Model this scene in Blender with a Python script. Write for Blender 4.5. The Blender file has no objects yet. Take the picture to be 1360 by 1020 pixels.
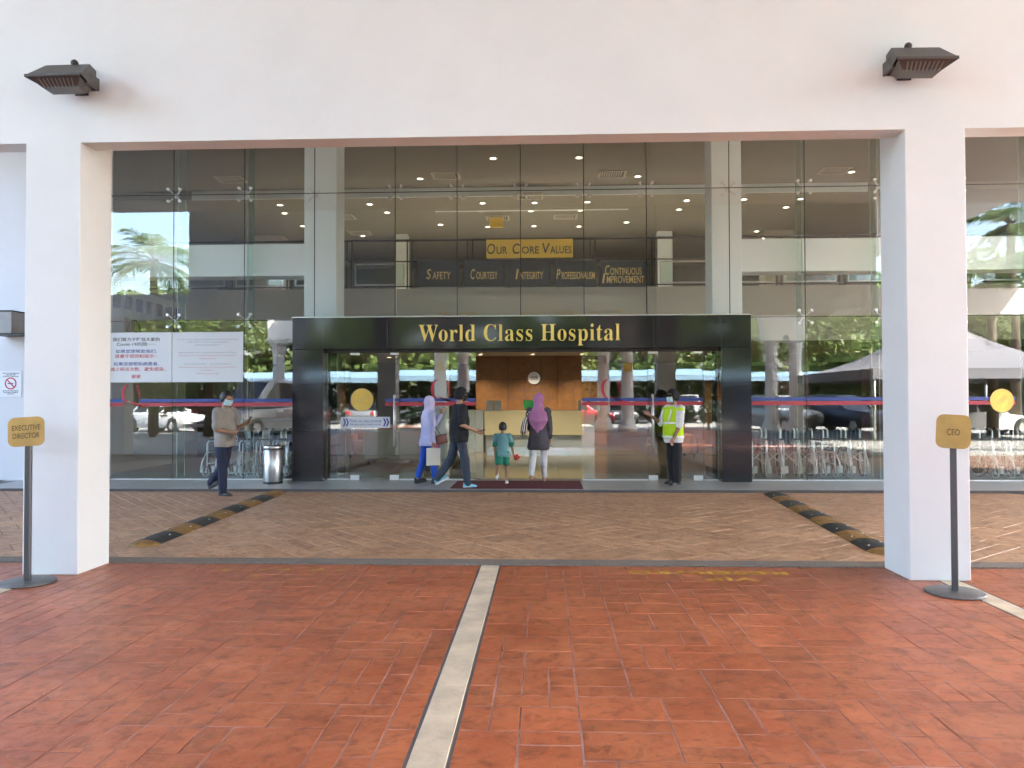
import bpy, bmesh, math, random
from mathutils import Vector, Matrix
random.seed(7)
R = math.radians
scene = bpy.context.scene
COL = scene.collection

# ------------------------------------------------------------------ camera, sky, sun, exposure
cd = bpy.data.cameras.new('camera')
cam = bpy.data.objects.new('camera', cd); COL.objects.link(cam)
cd.sensor_width = 36.0
cd.lens = 1034.67 / 1360 * 36.0
cd.clip_start = 0.05; cd.clip_end = 1500
cam.matrix_world = (Matrix.Translation((0, 0, 1.57)) @ Matrix.Rotation(0.0409, 4, 'Z')
                    @ Matrix.Rotation(math.pi / 2 + 0.0191, 4, 'X') @ Matrix.Rotation(-0.0025, 4, 'Z'))
scene.camera = cam

SUN_EL, SUN_AZ = R(48), R(55)          # azimuth measured from +Y (over the building) towards +X
world = bpy.data.worlds.new('World'); scene.world = world; world.use_nodes = True
wn = world.node_tree.nodes; wl = world.node_tree.links
bg = wn['Background']
sky = wn.new('ShaderNodeTexSky'); sky.sky_type = 'NISHITA'; sky.sun_disc = False
sky.sun_elevation = SUN_EL; sky.sun_rotation = SUN_AZ
sky.air_density = 1.0; sky.dust_density = 3.7; sky.ozone_density = 0.75
wl.new(sky.outputs[0], bg.inputs[0]); bg.inputs[1].default_value = 0.15
sd = bpy.data.lights.new('sun', 'SUN'); sd.energy = 5.0; sd.angle = R(0.5); sd.color = (1, 0.95, 0.88)
sun = bpy.data.objects.new('sun', sd); COL.objects.link(sun)
sdir = Vector((math.sin(SUN_AZ) * math.cos(SUN_EL), math.cos(SUN_AZ) * math.cos(SUN_EL), math.sin(SUN_EL)))
sun.rotation_euler = sdir.to_track_quat('Z', 'Y').to_euler()
vs = scene.view_settings
scene.display_settings.display_device = 'sRGB'
vs.view_transform = 'Standard'; vs.look = 'None'; vs.gamma = 1.0; vs.use_curve_mapping = False
vs.exposure = 3.68
cy = scene.cycles
cy.use_denoising = True
cy.max_bounces = 5; cy.diffuse_bounces = 3; cy.glossy_bounces = 3; cy.transmission_bounces = 4
cy.transparent_max_bounces = 12
cy.use_adaptive_sampling = True; cy.adaptive_threshold = 0.05
cy.caustics_reflective = False; cy.caustics_refractive = False
cy.sample_clamp_indirect = 6.0

# ------------------------------------------------------------------ materials
def new_mat(name):
    m = bpy.data.materials.new(name); m.use_nodes = True
    n = m.node_tree.nodes; l = m.node_tree.links
    return m, n, l, n['Principled BSDF']

def mat(name, col, rough=0.6, metal=0.0, var=0.0, vscale=3.0, bump=0.0, bscale=40.0, col2=None, spec=0.5, rvar=0.0, world_pos=True):
    """Principled material; colour wanders between col and col2 with a noise laid in real space."""
    m, n, l, p = new_mat(name)
    p.inputs['Base Color'].default_value = (*col, 1)
    p.inputs['Roughness'].default_value = rough
    p.inputs['Metallic'].default_value = metal
    p.inputs['Specular IOR Level'].default_value = spec
    if var > 0 or bump > 0 or rvar > 0:
        if world_pos:
            g = n.new('ShaderNodeNewGeometry'); pos = g.outputs['Position']
        else:
            g = n.new('ShaderNodeTexCoord'); pos = g.outputs['Object']
    if var > 0 or rvar > 0:
        t = n.new('ShaderNodeTexNoise'); t.inputs['Scale'].default_value = vscale; t.inputs['Detail'].default_value = 6
        t.inputs['Roughness'].default_value = 0.65
        l.new(pos, t.inputs['Vector'])
        r = n.new('ShaderNodeValToRGB'); r.color_ramp.elements[0].position = 0.32; r.color_ramp.elements[1].position = 0.7
        c2 = col2 if col2 else tuple(max(0, c * (1 - var)) for c in col)
        r.color_ramp.elements[0].color = (*c2, 1); r.color_ramp.elements[1].color = (*col, 1)
        l.new(t.outputs['Fac'], r.inputs[0])
        if var > 0: l.new(r.outputs[0], p.inputs['Base Color'])
        if rvar > 0:
            mr = n.new('ShaderNodeMapRange'); mr.inputs['To Min'].default_value = rough - rvar; mr.inputs['To Max'].default_value = rough + rvar
            l.new(t.outputs['Fac'], mr.inputs['Value']); l.new(mr.outputs[0], p.inputs['Roughness'])
    if bump > 0:
        t2 = n.new('ShaderNodeTexNoise'); t2.inputs['Scale'].default_value = bscale; t2.inputs['Detail'].default_value = 5
        l.new(pos, t2.inputs['Vector'])
        b = n.new('ShaderNodeBump'); b.inputs['Strength'].default_value = bump; b.inputs['Distance'].default_value = 0.01
        l.new(t2.outputs['Fac'], b.inputs['Height']); l.new(b.outputs[0], p.inputs['Normal'])
    return m

def emit_mat(name, col, strength):
    m, n, l, p = new_mat(name)
    p.inputs['Base Color'].default_value = (*col, 1)
    p.inputs['Emission Color'].default_value = (*col, 1); p.inputs['Emission Strength'].default_value = strength
    return m

def glass_mat(name, tint, refl=1.0, ior=1.9, rough=0.0):
    """A coated pane: each face lets tinted light through and mirrors some of it by Fresnel."""
    m, n, l, p = new_mat(name); n.remove(p)
    out = n['Material Output']
    t = n.new('ShaderNodeBsdfTransparent'); t.inputs[0].default_value = (*tint, 1)
    g = n.new('ShaderNodeBsdfGlossy'); g.inputs['Color'].default_value = (refl, refl, refl, 1); g.inputs['Roughness'].default_value = rough
    f = n.new('ShaderNodeFresnel'); f.inputs[0].default_value = ior
    geo = n.new('ShaderNodeNewGeometry')
    # fresnel must not see total internal reflection at the back face of a thin pane
    tn = n.new('ShaderNodeTexNoise'); tn.inputs['Scale'].default_value = 0.55; tn.inputs['Detail'].default_value = 1
    l.new(geo.outputs['Position'], tn.inputs['Vector'])
    bp = n.new('ShaderNodeBump'); bp.inputs['Strength'].default_value = 0.02; bp.inputs['Distance'].default_value = 0.02
    l.new(tn.outputs['Fac'], bp.inputs['Height']); l.new(bp.outputs[0], g.inputs['Normal'])
    lw = n.new('ShaderNodeLayerWeight'); lw.inputs[0].default_value = 0.18
    r0 = ((ior - 1) / (ior + 1)) ** 2
    mr = n.new('ShaderNodeMapRange'); mr.inputs['To Min'].default_value = r0; mr.inputs['To Max'].default_value = 0.9
    pw = n.new('ShaderNodeMath'); pw.operation = 'POWER'; pw.inputs[1].default_value = 5.0
    l.new(lw.outputs['Facing'], pw.inputs[0]); l.new(pw.outputs[0], mr.inputs['Value'])
    n.remove(f)
    mx = n.new('ShaderNodeMixShader'); l.new(mr.outputs[0], mx.inputs[0]); l.new(t.outputs[0], mx.inputs[1]); l.new(g.outputs[0], mx.inputs[2])
    l.new(mx.outputs[0], out.inputs[0])
    return m

def paint_worn(name, col, scale=9.0, lo=0.42, hi=0.56):
    """Floor paint worn through in flakes."""
    m, n, l, p = new_mat(name)
    p.inputs['Base Color'].default_value = (*col, 1); p.inputs['Roughness'].default_value = 0.7
    g = n.new('ShaderNodeNewGeometry'); t = n.new('ShaderNodeTexNoise'); t.inputs['Scale'].default_value = scale; t.inputs['Detail'].default_value = 8
    t.inputs['Roughness'].default_value = 0.7
    l.new(g.outputs['Position'], t.inputs['Vector'])
    r = n.new('ShaderNodeValToRGB'); r.color_ramp.elements[0].position = lo; r.color_ramp.elements[1].position = hi
    l.new(t.outputs['Fac'], r.inputs[0]); l.new(r.outputs[0], p.inputs['Alpha'])
    return m

M = {}
M['white_wall'] = mat('white_wall', (0.78, 0.80, 0.79), 0.55, var=0.06, vscale=1.1, bump=0.05, bscale=55)
M['white_ceiling'] = mat('white_ceiling', (0.72, 0.71, 0.69), 0.75)
M['grey_wall'] = mat('grey_wall', (0.66, 0.66, 0.68), 0.6, var=0.05, vscale=0.9)
M['glass'] = glass_mat('glass', (0.965, 0.985, 0.968), 1.0, 1.88)
M['fin_glass'] = glass_mat('fin_glass', (0.80, 0.88, 0.83), 1.0, 1.5)
M['glass_edge'] = mat('glass_edge', (0.25, 0.36, 0.31), 0.25)
M['seam'] = mat('seam', (0.03, 0.035, 0.03), 0.6)
M['steel'] = mat('steel', (0.62, 0.62, 0.61), 0.22, 1.0)
M['brushed_steel'] = mat('brushed_steel', (0.58, 0.58, 0.57), 0.3, 1.0, bump=0.03, bscale=220)
M['chrome'] = mat('chrome', (0.80, 0.82, 0.82), 0.18, 1.0)
M['dark_metal'] = mat('dark_metal', (0.045, 0.043, 0.042), 0.45, 0.6)
M['bronze_metal'] = mat('bronze_metal', (0.095, 0.088, 0.08), 0.5, 0.3, var=0.25, vscale=20)
M['black_rubber'] = mat('black_rubber', (0.022, 0.023, 0.022), 0.6, bump=0.2, bscale=160)
M['black_plastic'] = mat('black_plastic', (0.02, 0.02, 0.021), 0.45)
M['gold'] = mat('gold', (0.75, 0.49, 0.11), 0.34, 0.75, var=0.18, vscale=24)
M['gold_letter'] = mat('gold_letter', (0.93, 0.76, 0.20), 0.35, 0.0)
M['bright_steel'] = mat('bright_steel', (.78, .78, .77), .35, .6)
M['frame_silver'] = mat('frame_silver', (.72, .76, .76), .3, .35)
M['gold_dull'] = mat('gold_dull', (0.60, 0.43, 0.13), 0.42, 0.4)
M['brass_plate'] = mat('brass_plate', (0.50, 0.30, 0.085), 0.42, 0.45, var=0.25, vscale=7, rvar=0.08)
M['white_film'] = mat('white_film', (0.74, 0.75, 0.77), 0.5)
M['white_plastic'] = mat('white_plastic', (0.78, 0.78, 0.77), 0.4)
M['ink_black'] = mat('ink_black', (0.03, 0.03, 0.035), 0.7)
M['ink_grey'] = mat('ink_grey', (0.33, 0.33, 0.35), 0.7)
M['ink_red'] = mat('ink_red', (0.52, 0.04, 0.06), 0.6)
M['ink_pale_red'] = mat('ink_pale_red', (0.62, 0.30, 0.32), 0.6)
M['ink_blue'] = mat('ink_blue', (0.035, 0.06, 0.27), 0.6)
M['red_film'] = mat('red_film', (0.45, 0.05, 0.07), 0.5)
M['blue_film'] = mat('blue_film', (0.05, 0.08, 0.30), 0.5)
M['carpet_red'] = mat('carpet_red', (0.115, 0.012, 0.018), 0.95, var=0.35, vscale=60, bump=0.4, bscale=300)
M['yellow_paint'] = paint_worn('yellow_paint', (0.62, 0.36, 0.05), 7.0, 0.36, 0.46)
M['yellow_flake'] = paint_worn('yellow_flake', (0.60, 0.36, 0.08), 6.0, 0.55, 0.60)
# ------------------------------------------------------------------ mesh helpers
class MB:
    """Collects shapes; build() links them as one mesh object."""
    def __init__(s): s.v = []; s.f = []; s.mi = []; s.sm = []
    def add(s, verts, faces, mi=0, smooth=False):
        o = len(s.v); s.v += [tuple(v) for v in verts]
        s.f += [tuple(i + o for i in f) for f in faces]
        s.mi += [mi] * len(faces); s.sm += [smooth] * len(faces)
        return s
    def box(s, x0, x1, y0, y1, z0, z1, mi=0):
        v = [(x, y, z) for z in (z0, z1) for y in (y0, y1) for x in (x0, x1)]
        return s.add(v, [(0, 2, 3, 1), (4, 5, 7, 6), (0, 1, 5, 4), (2, 6, 7, 3), (0, 4, 6, 2), (1, 3, 7, 5)], mi)
    def cbox(s, x0, x1, y0, y1, z0, z1, c=0.01, mi=0):
        """Box with chamfered edges."""
        v = []; 
        for (ax, sx) in ((x0, 1), (x1, -1)):
            for (ay, sy) in ((y0, 1), (y1, -1)):
                for (az, sz) in ((z0, 1), (z1, -1)):
                    v += [(ax, ay + sy * c, az + sz * c), (ax + sx * c, ay, az + sz * c), (ax + sx * c, ay + sy * c, az)]
        def i(a, b, d, k): return (a * 4 + b * 2 + d) * 3 + k
        F = []
        F += [(i(0,0,0,0), i(0,0,1,0), i(0,1,1,0), i(0,1,0,0)), (i(1,0,0,0), i(1,1,0,0), i(1,1,1,0), i(1,0,1,0))]
        F += [(i(0,0,0,1), i(1,0,0,1), i(1,0,1,1), i(0,0,1,1)), (i(0,1,0,1), i(0,1,1,1), i(1,1,1,1), i(1,1,0,1))]
        F += [(i(0,0,0,2), i(0,1,0,2), i(1,1,0,2), i(1,0,0,2)), (i(0,0,1,2), i(1,0,1,2), i(1,1,1,2), i(0,1,1,2))]
        for b in (0, 1):
            for d in (0, 1):
                F.append((i(0,b,d,1), i(0,b,d,2), i(1,b,d,2), i(1,b,d,1)))
        for a in (0, 1):
            for d in (0, 1):
                F.append((i(a,0,d,0), i(a,0,d,2), i(a,1,d,2), i(a,1,d,0)))
            for b in (0, 1):
                F.append((i(a,b,0,0), i(a,b,0,1), i(a,b,1,1), i(a,b,1,0)))
        for a in (0, 1):
            for b in (0, 1):
                for d in (0, 1): F.append((i(a,b,d,0), i(a,b,d,1), i(a,b,d,2)))
        return s.add(v, F, mi)
    def tube(s, pts, r, n=8, mi=0, cap=True, smooth=True):
        """Round bar through points; r one radius or one per point."""
        pts = [Vector(p) for p in pts]; k = len(pts)
        rr = r if isinstance(r, (list, tuple)) else [r] * k
        V = []; F = []; up = None
        for j, p in enumerate(pts):
            t = (pts[min(j + 1, k - 1)] - pts[max(j - 1, 0)])
            t = t.normalized() if t.length > 1e-9 else Vector((0, 0, 1))
            if up is None:
                up = Vector((0, 0, 1)) if abs(t.z) < 0.9 else Vector((1, 0, 0))
            a = up.cross(t)
            if a.length < 1e-4: a = Vector((0, 1, 0)).cross(t)
            a.normalize(); b = t.cross(a).normalized(); up = b
            for q in range(n):
                an = 2 * math.pi * q / n
                V.append(p + (a * math.cos(an) + b * math.sin(an)) * rr[j])
        for j in range(k - 1):
            for q in range(n):
                F.append((j * n + q, j * n + (q + 1) % n, (j + 1) * n + (q + 1) % n, (j + 1) * n + q))
        s.add(V, F, mi, smooth)
        if cap:
            o = len(s.v) - len(V)
            s.f.append(tuple(o + q for q in range(n))[::-1]); s.mi.append(mi); s.sm.append(False)
            s.f.append(tuple(o + (k - 1) * n + q for q in range(n))); s.mi.append(mi); s.sm.append(False)
        return s
    def cyl(s, c, r, z0, z1, n=24, mi=0, r2=None):
        return s.lathe(c, [(0, z0), (r, z0), (r if r2 is None else r2, z1), (0, z1)], n, mi, smooth=True)
    def lathe(s, c, prof, n=24, mi=0, smooth=True):
        V = []; F = []; k = len(prof)
        for (r, z) in prof:
            for q in range(n):
                an = 2 * math.pi * q / n
                V.append((c[0] + r * math.cos(an), c[1] + r * math.sin(an), c[2] + z if len(c) > 2 else z))
        for j in range(k - 1):
            for q in range(n):
                F.append((j * n + q, j * n + (q + 1) % n, (j + 1) * n + (q + 1) % n, (j + 1) * n + q))
        return s.add(V, F, mi, smooth)
    def disc_y(s, cx, y0, y1, cz, r, n=28, mi=0, r0=0.0):
        """Disc or ring whose axis runs along Y."""
        V = []; F = []
        for (y, rad) in ((y0, r0), (y0, r), (y1, r), (y1, r0)):
            for q in range(n):
                an = 2 * math.pi * q / n
                V.append((cx + rad * math.cos(an), y, cz + rad * math.sin(an)))
        seq = [(0, 1), (1, 2), (2, 3)] + ([(3, 0)] if r0 > 0 else [])
        for a, b in seq:
            for q in range(n):
                F.append((a * n + q, b * n + q, b * n + (q + 1) % n, a * n + (q + 1) % n)[::-1])
        return s.add(V, F, mi)
    def sphere(s, c, r, n=12, m=8, mi=0, sc=(1, 1, 1)):
        V = []; F = []
        for j in range(m + 1):
            th = math.pi * j / m
            for q in range(n):
                ph = 2 * math.pi * q / n
                V.append((c[0] + r * sc[0] * math.sin(th) * math.cos(ph), c[1] + r * sc[1] * math.sin(th) * math.sin(ph), c[2] + r * sc[2] * math.cos(th)))
        for j in range(m):
            for q in range(n):
                F.append((j * n + q, (j + 1) * n + q, (j + 1) * n + (q + 1) % n, j * n + (q + 1) % n))
        return s.add(V, F, mi, True)
    def prism(s, poly, axis, a0, a1, mi=0):
        """Polygon (2-D) pushed along an axis: 'X' poly=(y,z), 'Y' poly=(x,z), 'Z' poly=(x,y)."""
        def P(p, a):
            return (a, p[0], p[1]) if axis == 'X' else (p[0], a, p[1]) if axis == 'Y' else (p[0], p[1], a)
        k = len(poly)
        V = [P(p, a0) for p in poly] + [P(p, a1) for p in poly]
        F = [tuple(range(k))[::-1], tuple(range(k, 2 * k))] + [(i, (i + 1) % k, k + (i + 1) % k, k + i) for i in range(k)]
        return s.add(V, F, mi)
    def xf(s, mtx):
        s.v = [tuple(mtx @ Vector(v)) for v in s.v]; return s
    def mesh(s, name, mats, fix=True):
        me = bpy.data.meshes.new(name); me.from_pydata(s.v, [], s.f)
        for m in (mats if isinstance(mats, (list, tuple)) else [mats]):
            me.materials.append(M[m] if isinstance(m, str) else m)
        me.polygons.foreach_set('material_index', s.mi); me.polygons.foreach_set('use_smooth', s.sm)
        me.validate()
        if fix and len(s.f) < 40000:
            bm = bmesh.new(); bm.from_mesh(me)
            bmesh.ops.remove_doubles(bm, verts=bm.verts, dist=1e-5)
            bmesh.ops.dissolve_degenerate(bm, edges=bm.edges, dist=1e-6)
            bmesh.ops.recalc_face_normals(bm, faces=bm.faces)
            bm.to_mesh(me); bm.free()
        me.update(); return me
    def build(s, name, mats, parent=None, fix=True):
        return link(name, s.mesh(name, mats, fix), parent)

def link(name, data, parent=None, loc=None, rot=None):
    o = bpy.data.objects.new(name, data); COL.objects.link(o)
    if parent: o.parent = parent
    if loc: o.location = loc
    if rot: o.rotation_euler = rot
    return o
def tag(o, label=None, cat=None, group=None, kind=None):
    if label: o['label'] = label
    if cat: o['category'] = cat
    if group: o['group'] = group
    if kind: o['kind'] = kind
    elif cat: o['kind'] = 'thing'
    return o
def thing(name, label, cat, loc=(0, 0, 0), rz=0.0, group=None):
    o = link(name, None, None, loc, (0, 0, rz)); o.empty_display_size = 0.1
    return tag(o, label, cat, group)
def copy_tree(o, parent=None):
    c = o.copy(); COL.objects.link(c); c.parent = parent
    for ch in list(o.children): copy_tree(ch, c)
    return c
def struct(name, mb, m, parent=None):
    o = mb.build(name, m, parent); o['kind'] = 'structure'; return o

def sans(s): return s
def serif(s, bold=True):
    A, a = (0x1D400, 0x1D41A) if bold else (0x1D434, 0x1D44E)
    return ''.join(chr(A + ord(c) - 65) if 'A' <= c <= 'Z' else chr(a + ord(c) - 97) if 'a' <= c <= 'z' else c for c in s)
def boldital(s):
    return ''.join(chr(0x1D468 + ord(c) - 65) if 'A' <= c <= 'Z' else chr(0x1D482 + ord(c) - 97) if 'a' <= c <= 'z' else c for c in s)
def script(s):
    return ''.join(chr(0x1D4D0 + ord(c) - 65) if 'A' <= c <= 'Z' else chr(0x1D4EA + ord(c) - 97) if 'a' <= c <= 'z' else c for c in s)

TMP = bpy.data.scenes.new('workbench_scene')
def evaluate(data, setup=None):
    """Mesh of an object after its modifiers, worked out in a scratch scene."""
    t = bpy.data.objects.new('t', data); TMP.collection.objects.link(t)
    if setup: setup(t)
    TMP.view_layers[0].update(); dg = TMP.view_layers[0].depsgraph
    me = bpy.data.meshes.new_from_object(t.evaluated_get(dg))
    bpy.data.objects.remove(t); return me
def text_mesh(body, height, extrude=0.002, width=None, bold=0.0, shear=0.0, spacing=1.0, line=1.0):
    """Lettering as a mesh in the XZ plane, facing -Y, centred on its own box."""
    c = bpy.data.curves.new('t', 'FONT'); c.body = body; c.size = 1.0; c.align_x = 'CENTER'
    c.extrude = 0.02; c.offset = bold; c.shear = shear; c.space_character = spacing; c.space_line = line
    c.resolution_u = 4
    me = evaluate(c); bpy.data.curves.remove(c)
    xs = [v.co.x for v in me.vertices]; ys = [v.co.y for v in me.vertices]
    cx = (min(xs) + max(xs)) / 2; cyy = (min(ys) + max(ys)) / 2; h = max(ys) - min(ys); w = max(xs) - min(xs)
    sy = height / h; sx = (width / w) if width else sy
    for v in me.vertices:
        x, y, z = v.co; v.co = ((x - cx) * sx, -z / 0.02 * extrude, (y - cyy) * sy)
    return me
def text(name, body, height, m, parent, loc, rot=None, **kw):
    me = text_mesh(body, height, **kw); me.name = name; me.materials.clear(); me.materials.append(M[m])
    for p in me.polygons: p.material_index = 0
    return link(name, me, parent, loc, rot)
def split_letters(me):
    """Loose pieces of a lettering mesh, pieces standing over one another kept together."""
    bm = bmesh.new(); bm.from_mesh(me); bm.verts.ensure_lookup_table()
    seen = set(); isl = []
    for v in bm.verts:
        if v.index in seen: continue
        st = [v]; seen.add(v.index); g = []
        while st:
            a = st.pop(); g.append(a)
            for e in a.link_edges:
                b = e.other_vert(a)
                if b.index not in seen: seen.add(b.index); st.append(b)
        isl.append(g)
    spans = sorted([(min(v.co.x for v in g), max(v.co.x for v in g), {v.index for v in g}) for g in isl], key=lambda t: t[0])
    groups = []
    for a, b, ids in spans:
        if groups and a < groups[-1][1] - 0.6 * min(b - a, groups[-1][1] - groups[-1][0]): groups[-1] = (groups[-1][0], max(b, groups[-1][1]), groups[-1][2] | ids)
        else: groups.append((a, b, ids))
    out = []
    for a, b, ids in groups:
        idx = sorted(ids); mp = {k: j for j, k in enumerate(idx)}
        vs_ = [tuple(bm.verts[k].co) for k in idx]
        fs = [tuple(mp[v.index] for v in f.verts) for f in bm.faces if f.verts[0].index in ids]
        m2 = bpy.data.meshes.new('letter'); m2.from_pydata(vs_, [], fs); m2.update(); out.append(m2)
    bm.free(); return out

def pix(px, py, Y):
    """Real place, at depth Y, of something seen at a pixel of the 1360 x 1020 photograph (used for laying the place out)."""
    f, yaw, pitch, roll, H = 1034.67, .0409, .0191, .0025, 1.57
    a, b = px - 680, py - 510
    x = a * math.cos(roll) - b * math.sin(roll); y = a * math.sin(roll) + b * math.cos(roll)
    r, u = x / f, -y / f
    dd = math.cos(pitch) - u * math.sin(pitch); uu = math.sin(pitch) + u * math.cos(pitch)
    X = r * math.cos(yaw) - dd * math.sin(yaw); Yv = r * math.sin(yaw) + dd * math.cos(yaw)
    return X * Y / Yv, H + uu * Y / Yv
# ------------------------------------------------------------------ paving materials
def stamped(name, c1, c2, c3, rough, bump=0.5):
    m, n, l, p = new_mat(name)
    g = n.new('ShaderNodeNewGeometry')
    def noise(sc, det=6, rg=0.6, dist=0.0):
        t = n.new('ShaderNodeTexNoise'); t.inputs['Scale'].default_value = sc; t.inputs['Detail'].default_value = det
        t.inputs['Roughness'].default_value = rg; t.inputs['Distortion'].default_value = dist
        l.new(g.outputs['Position'], t.inputs['Vector']); return t
    a, b = noise(1.6, 5, .7), noise(9.0, 9, 0.72, 0.35)
    r1 = n.new('ShaderNodeValToRGB'); r1.color_ramp.elements[0].position = .35; r1.color_ramp.elements[1].position = .68
    r1.color_ramp.elements[0].color = (*c1, 1); r1.color_ramp.elements[1].color = (*c2, 1)
    l.new(a.outputs['Fac'], r1.inputs[0])
    r2 = n.new('ShaderNodeValToRGB'); r2.color_ramp.elements[0].position = .49; r2.color_ramp.elements[1].position = .66
    r2.color_ramp.elements[0].color = (0, 0, 0, 1); r2.color_ramp.elements[1].color = (.75, .75, .75, 1)
    l.new(b.outputs['Fac'], r2.inputs[0])
    mx = n.new('ShaderNodeMix'); mx.data_type = 'RGBA'
    l.new(r2.outputs[0], mx.inputs['Factor']); l.new(r1.outputs[0], mx.inputs['A']); mx.inputs['B'].default_value = (*c3, 1)
    # dust and scuffs
    d = noise(2.3, 10, .75); r3 = n.new('ShaderNodeValToRGB'); r3.color_ramp.elements[0].position = .58; r3.color_ramp.elements[1].position = .8
    r3.color_ramp.elements[0].color = (0, 0, 0, 1); r3.color_ramp.elements[1].color = (.35, .35, .35, 1); l.new(d.outputs['Fac'], r3.inputs[0])
    mx2 = n.new('ShaderNodeMix'); mx2.data_type = 'RGBA'
    l.new(r3.outputs[0], mx2.inputs['Factor']); l.new(mx.outputs['Result'], mx2.inputs['A']); mx2.inputs['B'].default_value = (c2[0] * 1.1, c2[1] * 1.45, c2[2] * 1.8, 1)
    oi = n.new('ShaderNodeObjectInfo'); om = n.new('ShaderNodeMapRange'); om.inputs['To Min'].default_value = .84; om.inputs['To Max'].default_value = 1.10
    l.new(oi.outputs['Random'], om.inputs['Value'])
    sc_ = n.new('ShaderNodeVectorMath'); sc_.operation = 'SCALE'; l.new(mx2.outputs['Result'], sc_.inputs[0]); l.new(om.outputs[0], sc_.inputs['Scale'])
    l.new(sc_.outputs[0], p.inputs['Base Color'])
    mr = n.new('ShaderNodeMapRange'); mr.inputs['To Min'].default_value = rough - .1; mr.inputs['To Max'].default_value = rough + .14
    l.new(b.outputs['Fac'], mr.inputs['Value']); l.new(mr.outputs[0], p.inputs['Roughness'])
    # slate relief: curved chips and fine grain
    w = n.new('ShaderNodeTexVoronoi'); w.inputs['Scale'].default_value = 6.0; w.feature = 'SMOOTH_F1'
    wv = noise(4, 2); ad = n.new('ShaderNodeVectorMath'); ad.operation = 'MULTIPLY_ADD'; ad.inputs[1].default_value = (.5, .5, .5)
    l.new(wv.outputs['Color'], ad.inputs[0]); l.new(g.outputs['Position'], ad.inputs[2]); l.new(ad.outputs[0], w.inputs['Vector'])
    fg = noise(55, 4)
    sm = n.new('ShaderNodeMath'); sm.operation = 'MULTIPLY_ADD'; sm.inputs[1].default_value = 0.18
    l.new(fg.outputs['Fac'], sm.inputs[0]); l.new(w.outputs['Distance'], sm.inputs[2])
    sm2 = n.new('ShaderNodeMath'); sm2.operation = 'ADD'; l.new(sm.outputs[0], sm2.inputs[0]); l.new(b.outputs['Fac'], sm2.inputs[1])
    bp = n.new('ShaderNodeBump'); bp.inputs['Strength'].default_value = bump; bp.inputs['Distance'].default_value = 0.008
    l.new(sm2.outputs[0], bp.inputs['Height']); l.new(bp.outputs[0], p.inputs['Normal'])
    return m
M['red_stamp'] = stamped('red_stamp', (.37, .092, .034), (.52, .165, .068), (.145, .040, .019), .33, 1.0)
M['brown_stamp'] = stamped('brown_stamp', (.41, .222, .115), (.56, .335, .19), (.165, .078, .038), .48, .9)
M['red_groove'] = mat('red_groove', (.50, .33, .30), .8, var=.8, vscale=2.2, col2=(.16, .055, .035))
M['brown_groove'] = mat('brown_groove', (.13, .07, .045), .8)
M['strip_concrete'] = mat('strip_concrete', (.70, .57, .40), .75, var=.38, vscale=4, bump=.35, bscale=60)
M['strip_joint'] = mat('strip_joint', (.10, .085, .08), .85)
M['aggregate'] = mat('aggregate', (.25, .205, .165), .9, var=.6, vscale=60, bump=.6, bscale=120)
M['grey_stone'] = mat('grey_stone', (.31, .30, .285), .33, var=.25, vscale=2.5, bump=.05, rvar=.08)
M['asphalt'] = mat('asphalt', (.055, .055, .056), .85, var=.3, vscale=1.2, bump=.4, bscale=90)
M['lobby_tile'] = mat('lobby_tile', (.23, .185, .105), .10, var=.25, vscale=1.2)
M['lounge_floor'] = mat('lounge_floor', (.085, .07, .05), .35, var=.3, vscale=2)
M['lobby_grout'] = mat('lobby_grout', (.14, .12, .09), .7)
M['forecourt_concrete'] = mat('forecourt_concrete', (.24, .235, .22), .8, var=.25, vscale=.7)
M['granite'] = mat('granite', (.010, .010, .012), .07, var=.6, vscale=90, col2=(.030, .030, .034))
M['wall_beige'] = mat('wall_beige', (.50, .45, .37), .75)
M['back_wall'] = mat('back_wall', (.17, .17, .125), .7)
M['parapet'] = mat('parapet', (.52, .49, .41), .6)
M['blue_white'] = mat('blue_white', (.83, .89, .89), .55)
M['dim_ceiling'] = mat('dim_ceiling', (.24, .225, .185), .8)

# ------------------------------------------------------------------ ground, paving, step
FY = 14.62                       # plane of the glass
struct('ground', MB().add([(-400, -400, -.06), (400, -400, -.06), (400, 400, -.06), (-400, 400, -.06)], [(0, 1, 2, 3)]), 'asphalt')

struct('forecourt', MB().box(-60, -9.502, -24, 7.36, -.05, -.01).box(8.502, 60, -24, 7.36, -.05, -.01).box(-9.5, 8.5, -24, -8.502, -.05, -.01), 'forecourt_concrete')
def ashlar(nx, ny, sizes, rnd):
    occ = [[False] * nx for _ in range(ny)]; out = []
    for j in range(ny):
        for i in range(nx):
            if occ[j][i]: continue
            opts = sizes[:]; rnd.shuffle(opts)
            for w, h in opts + [(1, 1)]:
                if i + w <= nx and j + h <= ny and all(not occ[j + b][i + a] for a in range(w) for b in range(h)):
                    for a in range(w):
                        for b in range(h): occ[j + b][i + a] = True
                    out.append((i, j, w, h)); break
    return out
def stone_mb(w, h, gap=.0045, top=.0, deep=.0025, c=.002):
    """One paving stone: a top face and chamfered rim, centred on its origin."""
    mb = MB(); a, b = w / 2 - gap, h / 2 - gap
    V = [(-a, -b, top - deep), (a, -b, top - deep), (a, b, top - deep), (-a, b, top - deep)]
    V += [(-a, -b, top - c), (a, -b, top - c), (a, b, top - c), (-a, b, top - c)]
    V += [(-a + c, -b + c, top), (a - c, -b + c, top), (a - c, b - c, top), (-a + c, b - c, top)]
    F = [(8, 9, 10, 11)] + [(i, (i + 1) % 4, 4 + (i + 1) % 4, 4 + i) for i in range(4)] + [(4 + i, 4 + (i + 1) % 4, 8 + (i + 1) % 4, 8 + i) for i in range(4)]
    return mb.add(V, F)

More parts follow.
